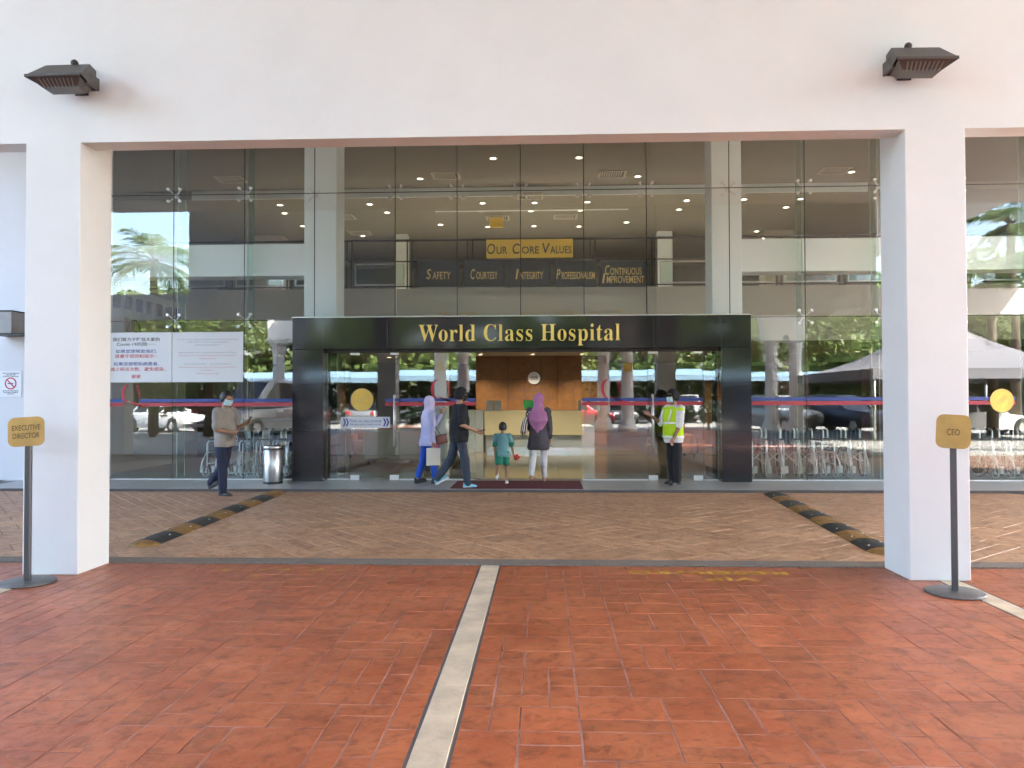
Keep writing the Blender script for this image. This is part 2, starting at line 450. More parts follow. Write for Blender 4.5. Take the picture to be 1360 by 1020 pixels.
rnd = random.Random(11)
mbp = MB()
mbp.add([(-9.5, -8.5, -.0024), (8.5, -8.5, -.0024), (8.5, 7.37, -.0024), (-9.5, 7.37, -.0024)], [(0, 1, 2, 3)])
red = struct('red_paving', mbp, 'red_groove')
stones = []
SZ = [(2, 2), (3, 2), (2, 1), (3, 3), (3, 2), (1, 2), (3, 1), (2, 2), (2, 3), (1, 3)]
for (xa, xb) in ((-6.9, -4.607), (-4.413, -.607), (-.413, 3.373), (3.567, 5.9)):
    nx = max(1, round((xb - xa) / .145)); u = (xb - xa) / nx; ny = 35; v = (7.365 - 2.25) / ny
    for (i, j, w, h) in ashlar(nx, ny, SZ, rnd):
        stones.append((xa + (i + w / 2) * u, 2.25 + (j + h / 2) * v, round(w * u, 4), round(h * v, 4)))
def view_size(s):  # how large a stone shows: nearest first, those out of the picture last
    x, y = s[0], s[1]
    inside = abs(x + .05 * y) < y * .68 + .2 and y > 2.9
    return (0 if inside else 1, y)
stones.sort(key=view_size)
cache = {}
for (x, y, w, h) in stones[:300]:
    if (w, h) not in cache: cache[(w, h)] = stone_mb(w, h).mesh('paving_stone', 'red_stamp', False)
    o = link('paving_stone', cache[(w, h)], red, (x, y, rnd.uniform(-.0008, .0008)), (rnd.uniform(-.002, .002), rnd.uniform(-.002, .002), 0))
rest = MB()
for (x, y, w, h) in stones[300:]:
    b = stone_mb(w, h); rest.add([(a + x, c + y, d) for a, c, d in b.v], b.f)
tag(rest.build('outer_paving_stones', 'red_stamp', red, False), kind='stuff')
bk = MB().box(-9.4, 8.4, -8.4, 2.24, -.012, 0)
struct('paving_behind', bk, 'red_stamp', red)
for nm, xa, xb, ya in (('strip', -.60, -.42, 1.2), ('strip', 3.38, 3.56, 1.2), ('strip', -4.60, -4.42, 1.2)):
    st = MB().box(xa - .011, xb + .011, ya, 7.366, -.03, -.0015, 1)
    k = ya
    while k < 7.3:                                       # poured in lengths, with a hairline between them
        e = min(k + rnd.uniform(.9, 1.5), 7.36); st.cbox(xa + .006, xb - .006, k + .002, e - .002, -.03, .003, .004); k = e
    so = struct('concrete_strip', st, ['strip_concrete', 'strip_joint'])
struct('kerb_strip', MB().cbox(-14, 13, 7.372, 7.60, -.05, .012, .006), 'aggregate')

drv = struct('driveway', MB().box(-40, 40, 7.601, 13.12, -.05, -.009), 'brown_groove')
# stamped stones of the driveway, laid on the diagonal and cut along its edges
def clip(poly, x0, x1, y0, y1):
    for ax, lim, sgn in ((0, x0, 1), (0, x1, -1), (1, y0, 1), (1, y1, -1)):
        out = []
        for i in range(len(poly)):
            a, b = poly[i], poly[(i + 1) % len(poly)]
            ia, ib = (a[ax] - lim) * sgn >= 0, (b[ax] - lim) * sgn >= 0
            if ia: out.append(a)
            if ia != ib:
                t = (lim - a[ax]) / (b[ax] - a[ax]); out.append((a[0] + t * (b[0] - a[0]), a[1] + t * (b[1] - a[1])))
        poly = out
        if len(poly) < 3: return []
    return poly
dst = []
uu = .2; n_ = 80
ca, sa = math.cos(R(40)), math.sin(R(40))
for (i, j, w, h) in ashlar(n_, n_, [(2, 1), (3, 1), (2, 2), (1, 2), (3, 2), (1, 3)], rnd):
    a0, a1, b0, b1 = (i - n_ / 2) * uu, (i + w - n_ / 2) * uu, (j - n_ / 2) * uu, (j + h - n_ / 2) * uu
    g = .005
    q = [(a0 + g, b0 + g), (a1 - g, b0 + g), (a1 - g, b1 - g), (a0 + g, b1 - g)]
    q = [(-.5 + x * ca - y * sa, 10.35 + x * sa + y * ca) for x, y in q]
    q = clip(q, -10.5, 9.5, 7.606, 13.11)
    if q:
        cx = sum(p[0] for p in q) / len(q); cyy = sum(p[1] for p in q) / len(q)
        dst.append((q, cx, cyy))
dst.sort(key=lambda t: (0 if abs(t[1] + .04 * t[2]) < t[2] * .66 else 1, t[2]))
def flat_stone(q, cx, cyy):
    k = len(q); mb = MB()
    sh = lambda f, z: [(cx0 + (x - cx0) * f, cy0 + (y - cy0) * f, z) for x, y in q]
    cx0, cy0 = cx, cyy
    V = [(x, y, -.009) for x, y in q] + [(x, y, -.004) for x, y in q] + sh(.97, 0)
    F = [tuple(range(2 * k, 3 * k))] + [(i, (i + 1) % k, k + (i + 1) % k, k + i) for i in range(k)] + [(k + i, k + (i + 1) % k, 2 * k + (i + 1) % k, 2 * k + i) for i in range(k)]
    mb.add(V, F); return mb
rest = MB()
for t, (q, cx, cyy) in enumerate(dst):
    b = flat_stone(q, cx, cyy)
    if t < 300: b.build('stamped_stone', 'brown_stamp', drv, False)
    else: rest.add(b.v, b.f)
tag(rest.build('far_stamped_stones', 'brown_stamp', drv, False), kind='stuff')

stp = struct('entrance_step', MB().box(-16, 14, 13.12, 14.9, -.05, .041), 'strip_joint')
for r_, (ya, yb) in enumerate(((13.13, 13.75), (13.75, 14.29), (14.29, 14.9))):
    x = -10.2 + (.3 if r_ == 1 else 0)
    me = stone_mb(.9, yb - ya, .002, .05, .0085, .003).mesh('stone_slab', 'grey_stone', False)
    while x < 9.6:
        link('stone_slab', me, stp, (x + .45, (ya + yb) / 2, 0)); x += .9

# ------------------------------------------------------------------ portico: pillars, wall, ceilings
XL, XR, BAY = -4.445, 3.397, 7.842
def pillar(x, y0, y1, w, top, label, grp='square pillars of the portico'):
    b = MB().cbox(x - w / 2, x + w / 2, y0, y1, 0.0, top, .006)
    return tag(b.build('white_pillar', 'white_wall'), label, 'pillar', grp)
pillar(XL, 6.86, 7.37, .512, 3.95, 'square white pillar behind the gold EXECUTIVE DIRECTOR sign')
pillar(XR, 6.86, 7.37, .512, 3.95, 'square white pillar behind the gold CEO sign')
pillar(XL - BAY, 6.86, 7.37, .512, 3.95, 'square white pillar at the far left end of the portico')
pillar(XR + BAY, 6.86, 7.37, .512, 3.95, 'square white pillar at the far right end of the portico')
w_ = MB()
w_.box(-10.3, 9.3, 6.862, 7.10, 3.905, 8.3)
w_.box(-20, -10.3, 6.862, 7.10, 3.905, 4.62); w_.box(9.3, 20, 6.862, 7.10, 3.905, 4.62)
for x in (XL, XR): w_.box(x - .254, x + .254, 7.10, 7.368, 3.95, 7.0)
tag(w_.build('portico_wall', 'white_wall'), 'white painted wall above the pillars carrying two floodlights', 'wall')
struct('driveway_ceiling', MB().box(-12.5, 15, 7.1, 14.5, 7.02, 7.3), 'white_ceiling')  # ends set by how much sky light and sun reach the driveway
struct('portico_ceiling', MB().box(-10.6, 16, -8.6, 6.86, 8.3, 8.6), 'white_ceiling')  # unseen; carried past the portico on the right to block the sun
# building mass over and beside the lobby; unseen right end cut short to admit sun
bl = MB()
bl.box(-30, 14.5, 14.3, 46, 7.32, 13)
bl.box(-30, -8.5, 14.45, 15.0, .05, 7.02)
bl.box(13.42, 14.5, 14.45, 46, -.05, 7.02)
tag(bl.build('hospital_building', 'grey_wall'), 'pale grey hospital wall at the left edge beside the glass front', 'building')

# ------------------------------------------------------------------ arcade behind the viewer (mirrored in the glass)
AY = -7.95
ar = MB()
halfw, sp, rise = 1.0, 4.55, 2.9
XS = [XL - 1.5 * BAY + .5 * BAY, XL, XR, XR + BAY]
for k in range(3):
    xa, xb = XS[k] + halfw, XS[k + 1] - halfw; mid = (xa + xb) / 2; hw = (xb - xa) / 2
    N = 20; pts = [(mid - hw * math.cos(math.pi * t / N), sp + rise * math.sin(math.pi * t / N)) for t in range(N + 1)]
    for t in range(N):
        (x0, z0), (x1, z1) = pts[t], pts[t + 1]
        ar.add([(x0, AY - .3, z0), (x1, AY - .3, z1), (x1, AY - .3, 8.3), (x0, AY - .3, 8.3), (x0, AY + .3, z0), (x1, AY + .3, z1), (x1, AY + .3, 8.3), (x0, AY + .3, 8.3)],
               [(0, 3, 2, 1), (4, 5, 6, 7), (0, 1, 5, 4)])
for x in XS: ar.box(x - halfw, x + halfw, AY - .3, AY + .3, sp, 8.3)
tag(ar.build('arcade_wall', 'white_wall'), 'white arched wall on paired columns mirrored in the glass', 'wall')
def arcade_column(x, label, plate=False):
    t = thing('arcade_column', label, 'column', (x, AY, 0), 0, 'paired columns of the arcade')
    MB().lathe((0, 0), [(0, 0), (.46, 0), (.46, .25), (.42, .27), (.42, .34), (.36, .42), (.38, .50), (.33, .56), (.31, .6)], 24).build('base', 'white_wall', t)
    MB().lathe((0, 0), [(.31, .6), (.30, 1.6), (.265, 3.62), (.30, 3.64), (.30, 3.70), (.265, 3.72)], 24).build('shaft', 'white_wall', t)
    cp = MB().lathe((0, 0), [(.265, 3.72), (.27, 3.95), (.33, 4.25), (.42, 4.40), (.36, 4.42)], 24)
    cp.box(-.44, .44, -.44, .44, 4.42, 4.555)
    for tier, (z, rr, n_) in enumerate(((3.78, .27, 10), (4.0, .29, 10))):   # curling acanthus leaves
        for q in range(n_):
            an = 2 * math.pi * (q + .5 * tier) / n_
            d = Vector((math.cos(an), math.sin(an), 0)); s_ = Vector((-d.y, d.x, 0))
            p0 = d * rr + Vector((0, 0, z)); p1 = d * (rr + .05) + Vector((0, 0, z + .2)); p2 = d * (rr + .13) + Vector((0, 0, z + .25)); p3 = d * (rr + .14) + Vector((0, 0, z + .19))
            for (a, b, wa, wb) in ((p0, p1, .07, .075), (p1, p2, .075, .055), (p2, p3, .055, .02)):
                cp.add([a - s_ * wa, a + s_ * wa, b + s_ * wb, b - s_ * wb, a - s_ * wa - d * .02, a + s_ * wa - d * .02, b + s_ * wb - d * .02, b - s_ * wb - d * .02], [(0, 1, 2, 3), (7, 6, 5, 4), (0, 3, 7, 4), (1, 5, 6, 2)])
    for sx in (-1, 1):
        for sy in (-1, 1): cp.sphere((sx * .33, sy * .33, 4.34), .085, 10, 6)
    cp.build('capital', 'white_wall', t)
    if plate:
        MB().cbox(-.2, .2, .285, .32, 2.85, 3.25, .01).build('yellow_plate', 'yellow_sign', t)
    return t
M['yellow_sign'] = mat('yellow_sign', (.72, .50, .06), .45)
nm = ['far left', 'left', 'right', 'far right']
for k, x in enumerate(XS):
    for s_, q in ((-1, 'left'), (1, 'right')):
        arcade_column(x + s_ * .56, f'white capped column, {q} one of the {nm[k]} reflected pair', (k == 1 and s_ == -1) or (k == 2 and s_ == 1))
# ------------------------------------------------------------------ glass front
SX = [-8.48, -7.09, -5.71, -4.356, -2.81, -1.63, -.432, .758, 1.927, 3.463, 4.849, 6.251, 7.64, 9.03, 10.42, 11.81, 13.2]
fac = thing('curtain_wall', 'tall frameless glass front of the lobby held by steel spiders', 'glass wall', (0, FY, 0))
T = .006
PL, PR, PT = -4.68, 3.77, 3.09           # outside of the granite portal
def pane(x0, x1, z0, z1, parent, nm='glass_pane', y=0.0, m='glass'):
    g = .004
    b = MB().box(x0 + g, x1 - g, y - T, y + T, z0 + g, z1 - g)
    ta, tb = rnd.uniform(-.0012, .0012), rnd.uniform(-.0009, .0009)     # no pane hangs perfectly true
    b.v = [(vx, vy + ta * (vx - (x0 + x1) / 2) + tb * (vz - (z0 + z1) / 2), vz) for vx, vy, vz in b.v]
    for k in (4, 5): b.mi[k] = 1
    for k in (0, 1): b.mi[k] = 1
    return b.build(nm, [m, 'glass_edge'], parent)
ZS = [.055, 3.08, 5.50, 7.02]
for k in range(len(SX) - 1):
    x0, x1 = SX[k], SX[k + 1]
    for j in range(3):
        a, b = x0, x1
        if j == 0:
            if x1 <= PL + .6 and x0 < PL: b = min(b, PL)
            elif x0 >= PR - .4 and x1 > PR: a = max(a, PR)
            else: continue
        if b - a < .05: continue
        pane(a, b, ZS[j], ZS[j + 1], fac)
# sealant in the joints, a shallow bead on the inner side
sl = MB()
for x in SX[1:-1]:
    z0 = .055 if (x < PL or x > PR) else 3.1
    sl.box(x - .007, x + .007, -.0045, .0085, z0, 7.02)
for z in (3.08, 5.50):
    for k in range(len(SX) - 1):
        sl.box(SX[k] + .008, SX[k + 1] - .008, -.0045, .0085, z - .006, z + .006)
sl.build('sealant', 'seam', fac)
MB().box(-8.48, PL, -.03, .05, .05, .062).build('sill_channel', 'bright_steel', fac)
MB().box(PR, 13.2, -.03, .05, .05, .062).build('sill_channel', 'bright_steel', fac)
# spider fittings
sp_ = MB()
for sx in (-1, 1):
    for sz in (-1, 1):
        sp_.tube([(0, .10, 0), (sx * .06, .07, sz * .06), (sx * .115, .03, sz * .115)], [.016, .013, .012], 8)
        sp_.disc_y(sx * .115, -.016, .03, sz * .115, .028, 16)
sp_.disc_y(0, .06, .16, 0, .035, 16)
sp_me = sp_.mesh('spider_fitting', 'bright_steel')
for x in SX[1:-1]:
    link('spider_fitting', sp_me, fac, (x, 0, 5.5))
    if x < PL or x > PR: link('spider_fitting', sp_me, fac, (x, 0, 3.08))
# glass fins standing behind the joints at the sides
for x in SX[1:-1]:
    if PL < x < PR: continue
    b = MB().box(x - .008, x + .008, .17, .50, .06, 7.0)
    for k in (2, 3): b.mi[k] = 1
    b.build('glass_fin', ['fin_glass', 'glass_edge'], fac)
# striped safety film
def stripes(x0, x1, parent, y=-.0085, gap=None, zo=0.0):
    for nm_, za, zb, m in (('blue_stripe', 1.525, 1.585, 'blue_film'), ('red_stripe', 1.445, 1.512, 'red_film')):
        segs = [(x0, x1)] if not gap else [(x0, gap[0]), (gap[1], x1)]
        for a, b in segs: MB().box(a, b, y, y + .0015, za + zo, zb + zo).build(nm_, m, parent)
stripes(-8.47, -8.05, fac); stripes(-7.74, -7.10, fac, gap=None)
stripes(-7.08, -5.72, fac); stripes(-5.70, PL - .01, fac)
stripes(PR + .01, 4.84, fac); stripes(4.86, 6.24, fac); stripes(6.26, 7.63, fac)
stripes(7.65, 8.62, fac); stripes(9.03, 11.8, fac)
def swash_q(parent, x, y, z, s):
    """Red calligraphic Q emblem."""
    b = MB(); N = 22
    def stroke(pts, ws):
        V = []; 
        for k, (a, c) in enumerate(pts):
            p, q = pts[max(k - 1, 0)], pts[min(k + 1, len(pts) - 1)]
            dx, dz = q[0] - p[0], q[1] - p[1]; L = math.hypot(dx, dz) or 1
            V += [(a - dz / L * ws[k], 0, c + dx / L * ws[k]), (a + dz / L * ws[k], 0, c - dx / L * ws[k])]
        F = [(2 * k, 2 * k + 1, 2 * k + 3, 2 * k + 2) for k in range(len(pts) - 1)]
        n0 = len(V); V += [(a, .0012, c) for a, _, c in V]
        F += [tuple(i + n0 for i in f)[::-1] for f in F]
        b.add(V, F)
    pts = [(-.10 + .16 * math.cos(R(a)) * .85, .05 + .19 * math.sin(R(a))) for a in [100 + 165 * k / N for k in range(N + 1)]]
    stroke(pts, [.004 + .024 * math.sin(math.pi * k / N) for k in range(N + 1)])
    pts = [(-.12 + .42 * k / N, -.13 + .03 * math.cos(3.2 * k / N + .4) - .07 * (k / N) + .10 * max(0, k / N - .7) ** 1) for k in range(N + 1)]
    stroke(pts, [.003 + .016 * math.sin(math.pi * k / N) for k in range(N + 1)])
    for k in range(7):
        z_ = .20 - .045 * k
        stroke([(.03 + .012 * k, z_ - .02), (.07 + .01 * k, z_ + .005), (.115 + .004 * k, z_ + .012)], [.003, .011, .003])
    b.v = [(x + a * s, y + c_, z + d * s) for a, c_, d in b.v]
    return b.build('emblem', 'ink_red', parent)
swash_q(fac, -7.84, -.0085, 1.64, .95)

def seal(name, label, x, z, r=.215, y=FY - .008):
    t = thing(name, label, 'seal', (x, y, z), 0, 'gold seals stuck on the glass')
    MB().disc_y(0, -.006, 0, 0, r, 40).build('disc', 'gold', t)
    MB().disc_y(0, -.012, -.006, 0, r * .99, 40, 0, r * .90).build('rim', 'gold_dull', t)
    MB().disc_y(0, -.010, -.006, 0, r * .66, 40, 0, r * .60).build('ring', 'gold_dull', t)
    for k in (-1, 0, 1):
        s = MB().box(-r * .48, r * .48, -.011, -.006, k * r * .15 - .012, k * r * .15 + .012)
        s.xf(Matrix.Rotation(-R(38), 4, 'Y')).build('slash', 'gold_dull', t)
    for k in range(36):
        an = 2 * math.pi * k / 36
        q = MB().box(-.006, .006, -.009, -.006, r * .70, r * .84).xf(Matrix.Rotation(an, 4, 'Y'))
        if k == 0: acc = q
        else: acc.add(q.v, q.f)
    acc.build('rim_lettering', 'gold_dull', t)
    return t
sx_, sz_ = pix(1330, 532, FY)
seal('gold_seal', 'round gold seal stuck on the glass at the right edge', sx_, sz_)

# notices on the left panes
def poster(name, label, x0, x1, z0, z1):
    t = thing(name, label, 'notice', ((x0 + x1) / 2, FY - .009, (z0 + z1) / 2), 0)
    MB().cbox(-(x1 - x0) / 2, (x1 - x0) / 2, -.003, 0, -(z1 - z0) / 2, (z1 - z0) / 2, .001).build('sheet', 'white_film', t)
    return t
t = poster('notice_poster', 'white notice on the glass with Chinese lines in black, blue and red', -8.46, -7.112, 1.905, 2.86)
for body, z, w, m, dx in (('我们致力于降低大家的', .345, .92, 'ink_black', -.02), ('Covid-19风险······', .255, .76, 'ink_black', -.02), ('如果您想帮助我们,', .115, .80, 'ink_blue', -.02),
                      ('请遵守规则和指示···', .025, .84, 'ink_red', -.02), ('如果您想帮助病患者,', -.125, .88, 'ink_blue', -.02), ('请减少探访次数、避免感染...', -.225, 1.20, 'ink_red', -.02), ('谢谢', -.365, .18, 'ink_red', -.02)):
    text('lettering', body, .075, m, t, (dx, -.0032, z), extrude=.0006, width=w, bold=.012)
t = poster('notice_poster', 'white notice on the glass with small pale grey and red lines', -7.10, -5.725, 1.905, 2.86)
tm = ['கோவிட்-19 அபாயத்தை அனைவருக்கும் குறைக்க நாங்கள்', 'உறுதி பூண்டுள்ளோம் உங்கள் ஒத்துழைப்பு', 'எங்களுக்குத் தேவை', 'நீங்கள் எங்களுக்கு உதவ விரும்பினால் தயவுசெய்து', 'விதிமுறைகளையும் அறிவுறுத்தல்களையும் பின்பற்றவும்', 'நன்றி வணக்கம்', 'நோயாளிகளுக்கு உதவ விரும்பினால்', 'வருகைகளைக் குறைத்து தொற்றைத் தவிர்க்கவும்', 'தயவுசெய்து', 'மிக்க நன்றி']
for body, z, w, m in zip(tm, (.335, .285, .23, .085, .03, -.03, -.135, -.195, -.25, -.315), (1.18, .84, .50, 1.12, 1.12, .32, .9, 1.12, .24, .44), ('ink_grey', 'ink_grey', 'ink_grey', 'ink_grey', 'ink_pale_red', 'ink_pale_red', 'ink_grey', 'ink_pale_red', 'ink_pale_red', 'ink_pale_red')):
    text('lettering', body, .038, m, t, (0, -.0032, z), extrude=.0006, width=w)

# ------------------------------------------------------------------ granite portal with lettering
OL, OR_, OT = -4.10, 3.23, 2.50
por = thing('entrance_portal', 'polished black granite portal around the entrance with gold lettering', 'portal', (0, 14.32, .05))
def gran(x0, x1, z0, z1, y0=0.0, y1=.42): MB().cbox(x0 + .0015, x1 - .0015, y0, y1, z0 + .0015, z1 - .0015, .002).build('granite_panel', 'granite', por)
Z0 = -.05
for (a, b) in ((PL, OL), (OR_, PR)):
    gran(a, b, 0, .92); gran(a, b, .92, 1.80); gran(a, b, 1.80, OT + Z0)
xs = [PL, OL, -2.9, -1.68, -.44, .78, 2.0, OR_, PR]
for k in range(len(xs) - 1): gran(xs[k], xs[k + 1], OT + Z0, PT + Z0)
MB().box(PL - .004, PR + .004, .01, .46, PT + Z0, PT + Z0 + .02).build('top_flashing', 'steel', por)
lm = text_mesh(serif('World Class Hospital'), .40, .018, width=3.70, bold=-.006, spacing=1.06)
for lme in split_letters(lm):
    lme.materials.append(M['gold_letter']); link('letter', lme, por, ((-2.324 + 1.401) / 2 + .005, -.02, 2.792 + Z0 - .045))

# ------------------------------------------------------------------ doors in the portal
DY = 14.58
dr = [('fixed_glass_panel', -4.10, -3.66), ('glass_door', -3.66, -2.72), ('fixed_glass_panel', -2.72, -1.27), ('fixed_glass_panel', .70, 1.93), ('glass_door', 1.93, 2.95), ('fixed_glass_panel', 2.95, 3.23)]
lab = ['narrow glass side panel by the left granite jamb', 'glass entrance door bearing the gold seal and arrow notice', 'fixed glass panel left of the open doorway',
       'fixed glass panel right of the open doorway', 'glass entrance door whose handle the guard holds', 'narrow glass side panel by the right granite jamb']
for (nm_, a, b), lb in zip(dr, lab):
    t = link(nm_, None, por, (0, DY - 14.32, 0)); t['label'] = lb
    pane(a, b, .012, OT - .055, t)
    if nm_ == 'glass_door':
        right = a > 0
        hx = a + .09 if right else b - .09
        h = MB().tube([(hx, -.06, .62), (hx, -.06, 1.60)], .017, 12)
        for z in (.80, 1.42): h.tube([(hx, -.06, z), (hx, .05, z)], .010, 8)
        h.tube([(hx, .06, .62), (hx, .06, 1.60)], .017, 12); h.build('handle', 'bright_steel', t)
        for z0, z1 in ((.0, .095), (OT - .15, OT - .055)):
            for (pa, pb) in ((a + .01, a + .18), (b - .18, b - .01)):
                MB().cbox(pa, pb, -.02, .02, z0 + .002, z1, .003).build('patch_fitting', 'bright_steel', t)
        stripes(a + .01, b - .01, t, gap=((a + .28, b - .27) if not right else None), zo=-.05)
    else:
        MB().box(a + .01, b - .01, -.018, .018, .002, .022).build('floor_channel', 'bright_steel', t)
        if b - a > .9:
            stripes(a + .01, b - .01, t, gap=(a + .50, a + .52), zo=-.05)
            swash_q(t, (a + b) / 2 + (0 if a > 0 else .12), -.0085, 1.66, .95)
MB_h = MB().box(OL, OR_, -.05, .05, OT - .105, OT - .052).build('head_rail', 'dark_metal', por); MB_h.location = (0, DY - 14.32, 0)
sx_, sz_ = pix(481, 531, DY)
seal('gold_seal', 'round gold seal on the left glass door above the arrow notice', sx_, sz_, .215, DY - .012)
t = thing('door_notice', 'white strip notice with blue double arrows on the left door', 'notice', (*[pix(485.5, 561, DY)[0], DY - .010], pix(485.5, 561, DY)[1]))
MB().cbox(-.47, .47, -.003, 0, -.105, .105, .001).build('sheet', 'white_film', t)
for x0 in (-.43, -.375, .335, .39):
    c = MB(); 
    c.add([(x0, -.0042, .075), (x0 + .028, -.0042, .075), (x0 + .062, -.0042, 0), (x0 + .028, -.0042, -.075), (x0, -.0042, -.075), (x0 + .034, -.0042, 0),
           (x0, -.003, .075), (x0 + .028, -.003, .075), (x0 + .062, -.003, 0), (x0 + .028, -.003, -.075), (x0, -.003, -.075), (x0 + .034, -.003, 0)],
          [(0, 5, 2, 1), (5, 4, 3, 2), (0, 1, 7, 6), (1, 2, 8, 7), (2, 3, 9, 8), (3, 4, 10, 9), (4, 5, 11, 10), (5, 0, 6, 11)])
    c.build('arrow', 'ink_blue', t)
text('lettering', 'Please use main entrance', .05, 'ink_blue', t, (0, -.0032, .035), extrude=.0006, width=.60)
MB().box(-.29, .29, -.0042, -.003, .001, .005).build('rule', 'ink_blue', t)
text('lettering', 'Sila guna pintu masuk utama', .045, 'ink_blue', t, (0, -.0032, -.04), extrude=.0006, width=.58)

# ------------------------------------------------------------------ red mat
tag(MB().cbox(-1.60, .66, 13.19, 14.40, .0505, .062, .004).build('door_mat', 'carpet_red'), 'dark red carpet mat in front of the open doorway', 'mat')

# ------------------------------------------------------------------ lobby shell
lf = struct('lobby_floor', MB().box(-14, 13.2, 14.9, 40, -.05, .043), 'lobby_grout')
tme = stone_mb(.6, .6, .0015, .05, .008, .001).mesh('floor_tile', 'lobby_tile', False)
for i in range(10):
    for j in range(14): link('floor_tile', tme, lf, (-3.0 + .6 * i, 15.21 + .6 * j, 0))
fr = MB()
for (a, b, c, d) in ((-14, -3.3, 14.9, 40), (2.7, 13.2, 14.9, 40), (-3.3, 2.7, 23.31, 40)): fr.box(a, b, c, d, .02, .049)
struct('outer_floor', fr, 'lounge_floor', lf)
struct('lobby_side_wall', MB().box(-13.4, -13.2, 15.0, 40, .05, 7.0), 'wall_beige')
struct('lobby_far_side_wall', MB().box(13.2, 13.4, 15.0, 40, .05, 7.0), 'wall_beige')
struct('lobby_back_wall', MB().box(-13.2, 13.2, 31, 31.2, .05, 7.0), 'back_wall')
cl = MB()
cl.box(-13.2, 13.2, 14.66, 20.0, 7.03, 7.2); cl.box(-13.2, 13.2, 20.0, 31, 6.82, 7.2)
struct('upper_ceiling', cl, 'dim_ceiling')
struct('ceiling_fascia', MB().box(-9.2, 8.2, 19.94, 19.998, 6.80, 7.025), 'blue_white')
struct('gallery_slab', MB().box(-13.2, 13.2, 19.12, 31, 2.98, 4.22), 'wall_beige')
struct('gallery_parapet', MB().box(-13.2, 13.2, 19.0, 19.118, 2.96, 4.29), 'parapet')
def lobby_column(x0, x1, y0, y1, z1, label, z0=.05, m='blue_white', grp='columns in the lobby'):
    return tag(MB().cbox(x0, x1, y0, y1, z0, z1, .008).build('lobby_column', m), label, 'column', grp)
for xa_, xb_, sd_ in ((-4.675, -4.035, 'left'), (3.217, 3.787, 'right')):
    o = lobby_column(xa_, xb_, 15.0, 15.6, 7.02, f'pale column behind the glass above the {sd_} end of the portal', 2.98)
    MB().cbox(xa_ - .02, xb_ + .02, 14.98, 15.62, .05, 2.979, .008).build('granite_cladding', 'granite', o)
lobby_column(-10.9, -10.3, 15.2, 15.8, 7.02, 'pale column hidden behind the left pillar')
lobby_column(10.0, 10.6, 15.2, 15.8, 7.02, 'pale column inside the glass at the right edge')
for a, b in ((-13.2, -4.676), (3.788, 13.2)):
    tag(MB().cbox(a, b, 15.03, 15.5, 3.99, 4.62, .006).build('cross_beam', 'blue_white'),
        'pale beam crossing behind the glass ' + ('left' if a < 0 else 'right') + ' of the portal', 'beam', 'pale beams behind the glass')
for px0, px1, q in ((526, 541, 'left'), (873, 893, 'right')):
    a, b = pix(px0, 290, 24.5)[0], pix(px1, 290, 24.5)[0]
    lobby_column(a, b, 24.5, 24.9, 6.82, f'slim pale column on the gallery {q} of the hanging sign', 4.22)
for a, b, lb in ((-9.3, -8.35, 'left'), (6.9, 7.8, 'right')):
    lobby_column(a, b, 24.5, 25.2, 6.82, f'broad dim column on the gallery at far {lb}', 4.22, 'wall_beige')
ORD = ['first', 'second', 'third', 'fourth', 'fifth', 'sixth', 'seventh', 'eighth', 'ninth', 'tenth', 'eleventh', 'twelfth', 'thirteenth', 'fourteenth', 'fifteenth', 'sixteenth', 'seventeenth', 'eighteenth', 'nineteenth', 'twentieth', 'twenty-first', 'twenty-second', 'twenty-third']
# ------------------------------------------------------------------ gallery rail, banners, signs
M['slate_banner'] = mat('slate_banner', (.028, .040, .050), .5)
M['banner_gold'] = mat('banner_gold', (.85, .66, .25), .5)
M['sign_yellow'] = mat('sign_yellow', (.80, .54, .07), .45)
M['wood'] = mat('wood', (.27, .125, .04), .38, var=.35, vscale=6, col2=(.19, .083, .026))
M['cream'] = mat('cream', (.66, .57, .33), .35)
M['grey_laminate'] = mat('grey_laminate', (.42, .46, .45), .4)
M['louver_slat'] = mat('louver_slat', (.26, .25, .18), .6)
M['louver'] = mat('louver', (.12, .13, .10), .5)
M['screen_glass'] = glass_mat('screen_glass', (.85, .92, .88), 1.0, 1.5)
M['brown_wall'] = mat('brown_wall', (.16, .085, .065), .6)
M['navy'] = mat('navy', (.03, .05, .075), .7)
M['green_sign'] = emit_mat('green_sign', (.06, .40, .10), .015)
M['lamp_lens'] = emit_mat('lamp_lens', (1, .86, .66), 1.6)
GY = 19.06
rail = thing('gallery_railing', 'dark steel railing of the upper gallery behind the glass', 'railing', (0, GY, 4.29))
TOP = 1.20
MB().tube([(-13, 0, TOP), (13, 0, TOP)], .03, 10).build('handrail', 'dark_metal', rail)
MB().tube([(-13, 0, .68), (13, 0, .68)], .018, 8).build('mid_rail', 'dark_metal', rail)
MB().tube([(-13, 0, .06), (13, 0, .06)], .018, 8).build('bottom_rail', 'dark_metal', rail)
pst = MB().box(-.075, -.045, -.02, .02, -.02, 1.2).box(.045, .075, -.02, .02, -.02, 1.2).mesh('post', 'dark_metal')
fr_ = MB()
for (a, b, c, d) in ((-.62, .62, .60, .63), (-.62, .62, .09, .12), (-.62, -.59, .12, .60), (.59, .62, .12, .60)): fr_.box(a, b, -.012, .012, c, d)
fr_me = fr_.mesh('panel_frame', 'brushed_steel')
x = -12.3; 
while x < 12.6:
    link('post', pst, rail, (x, 0, 0))
    if not (-3.6 < x + .75 < 2.6): 
        o = link('panel_frame', fr_me, rail, (x + .75, 0, 0))
        MB().box(x + .75 - .585, x + .75 + .585, -.004, .004, .125, .595).build('glass_panel', 'screen_glass', rail)
    x += 1.5
BY = 18.93
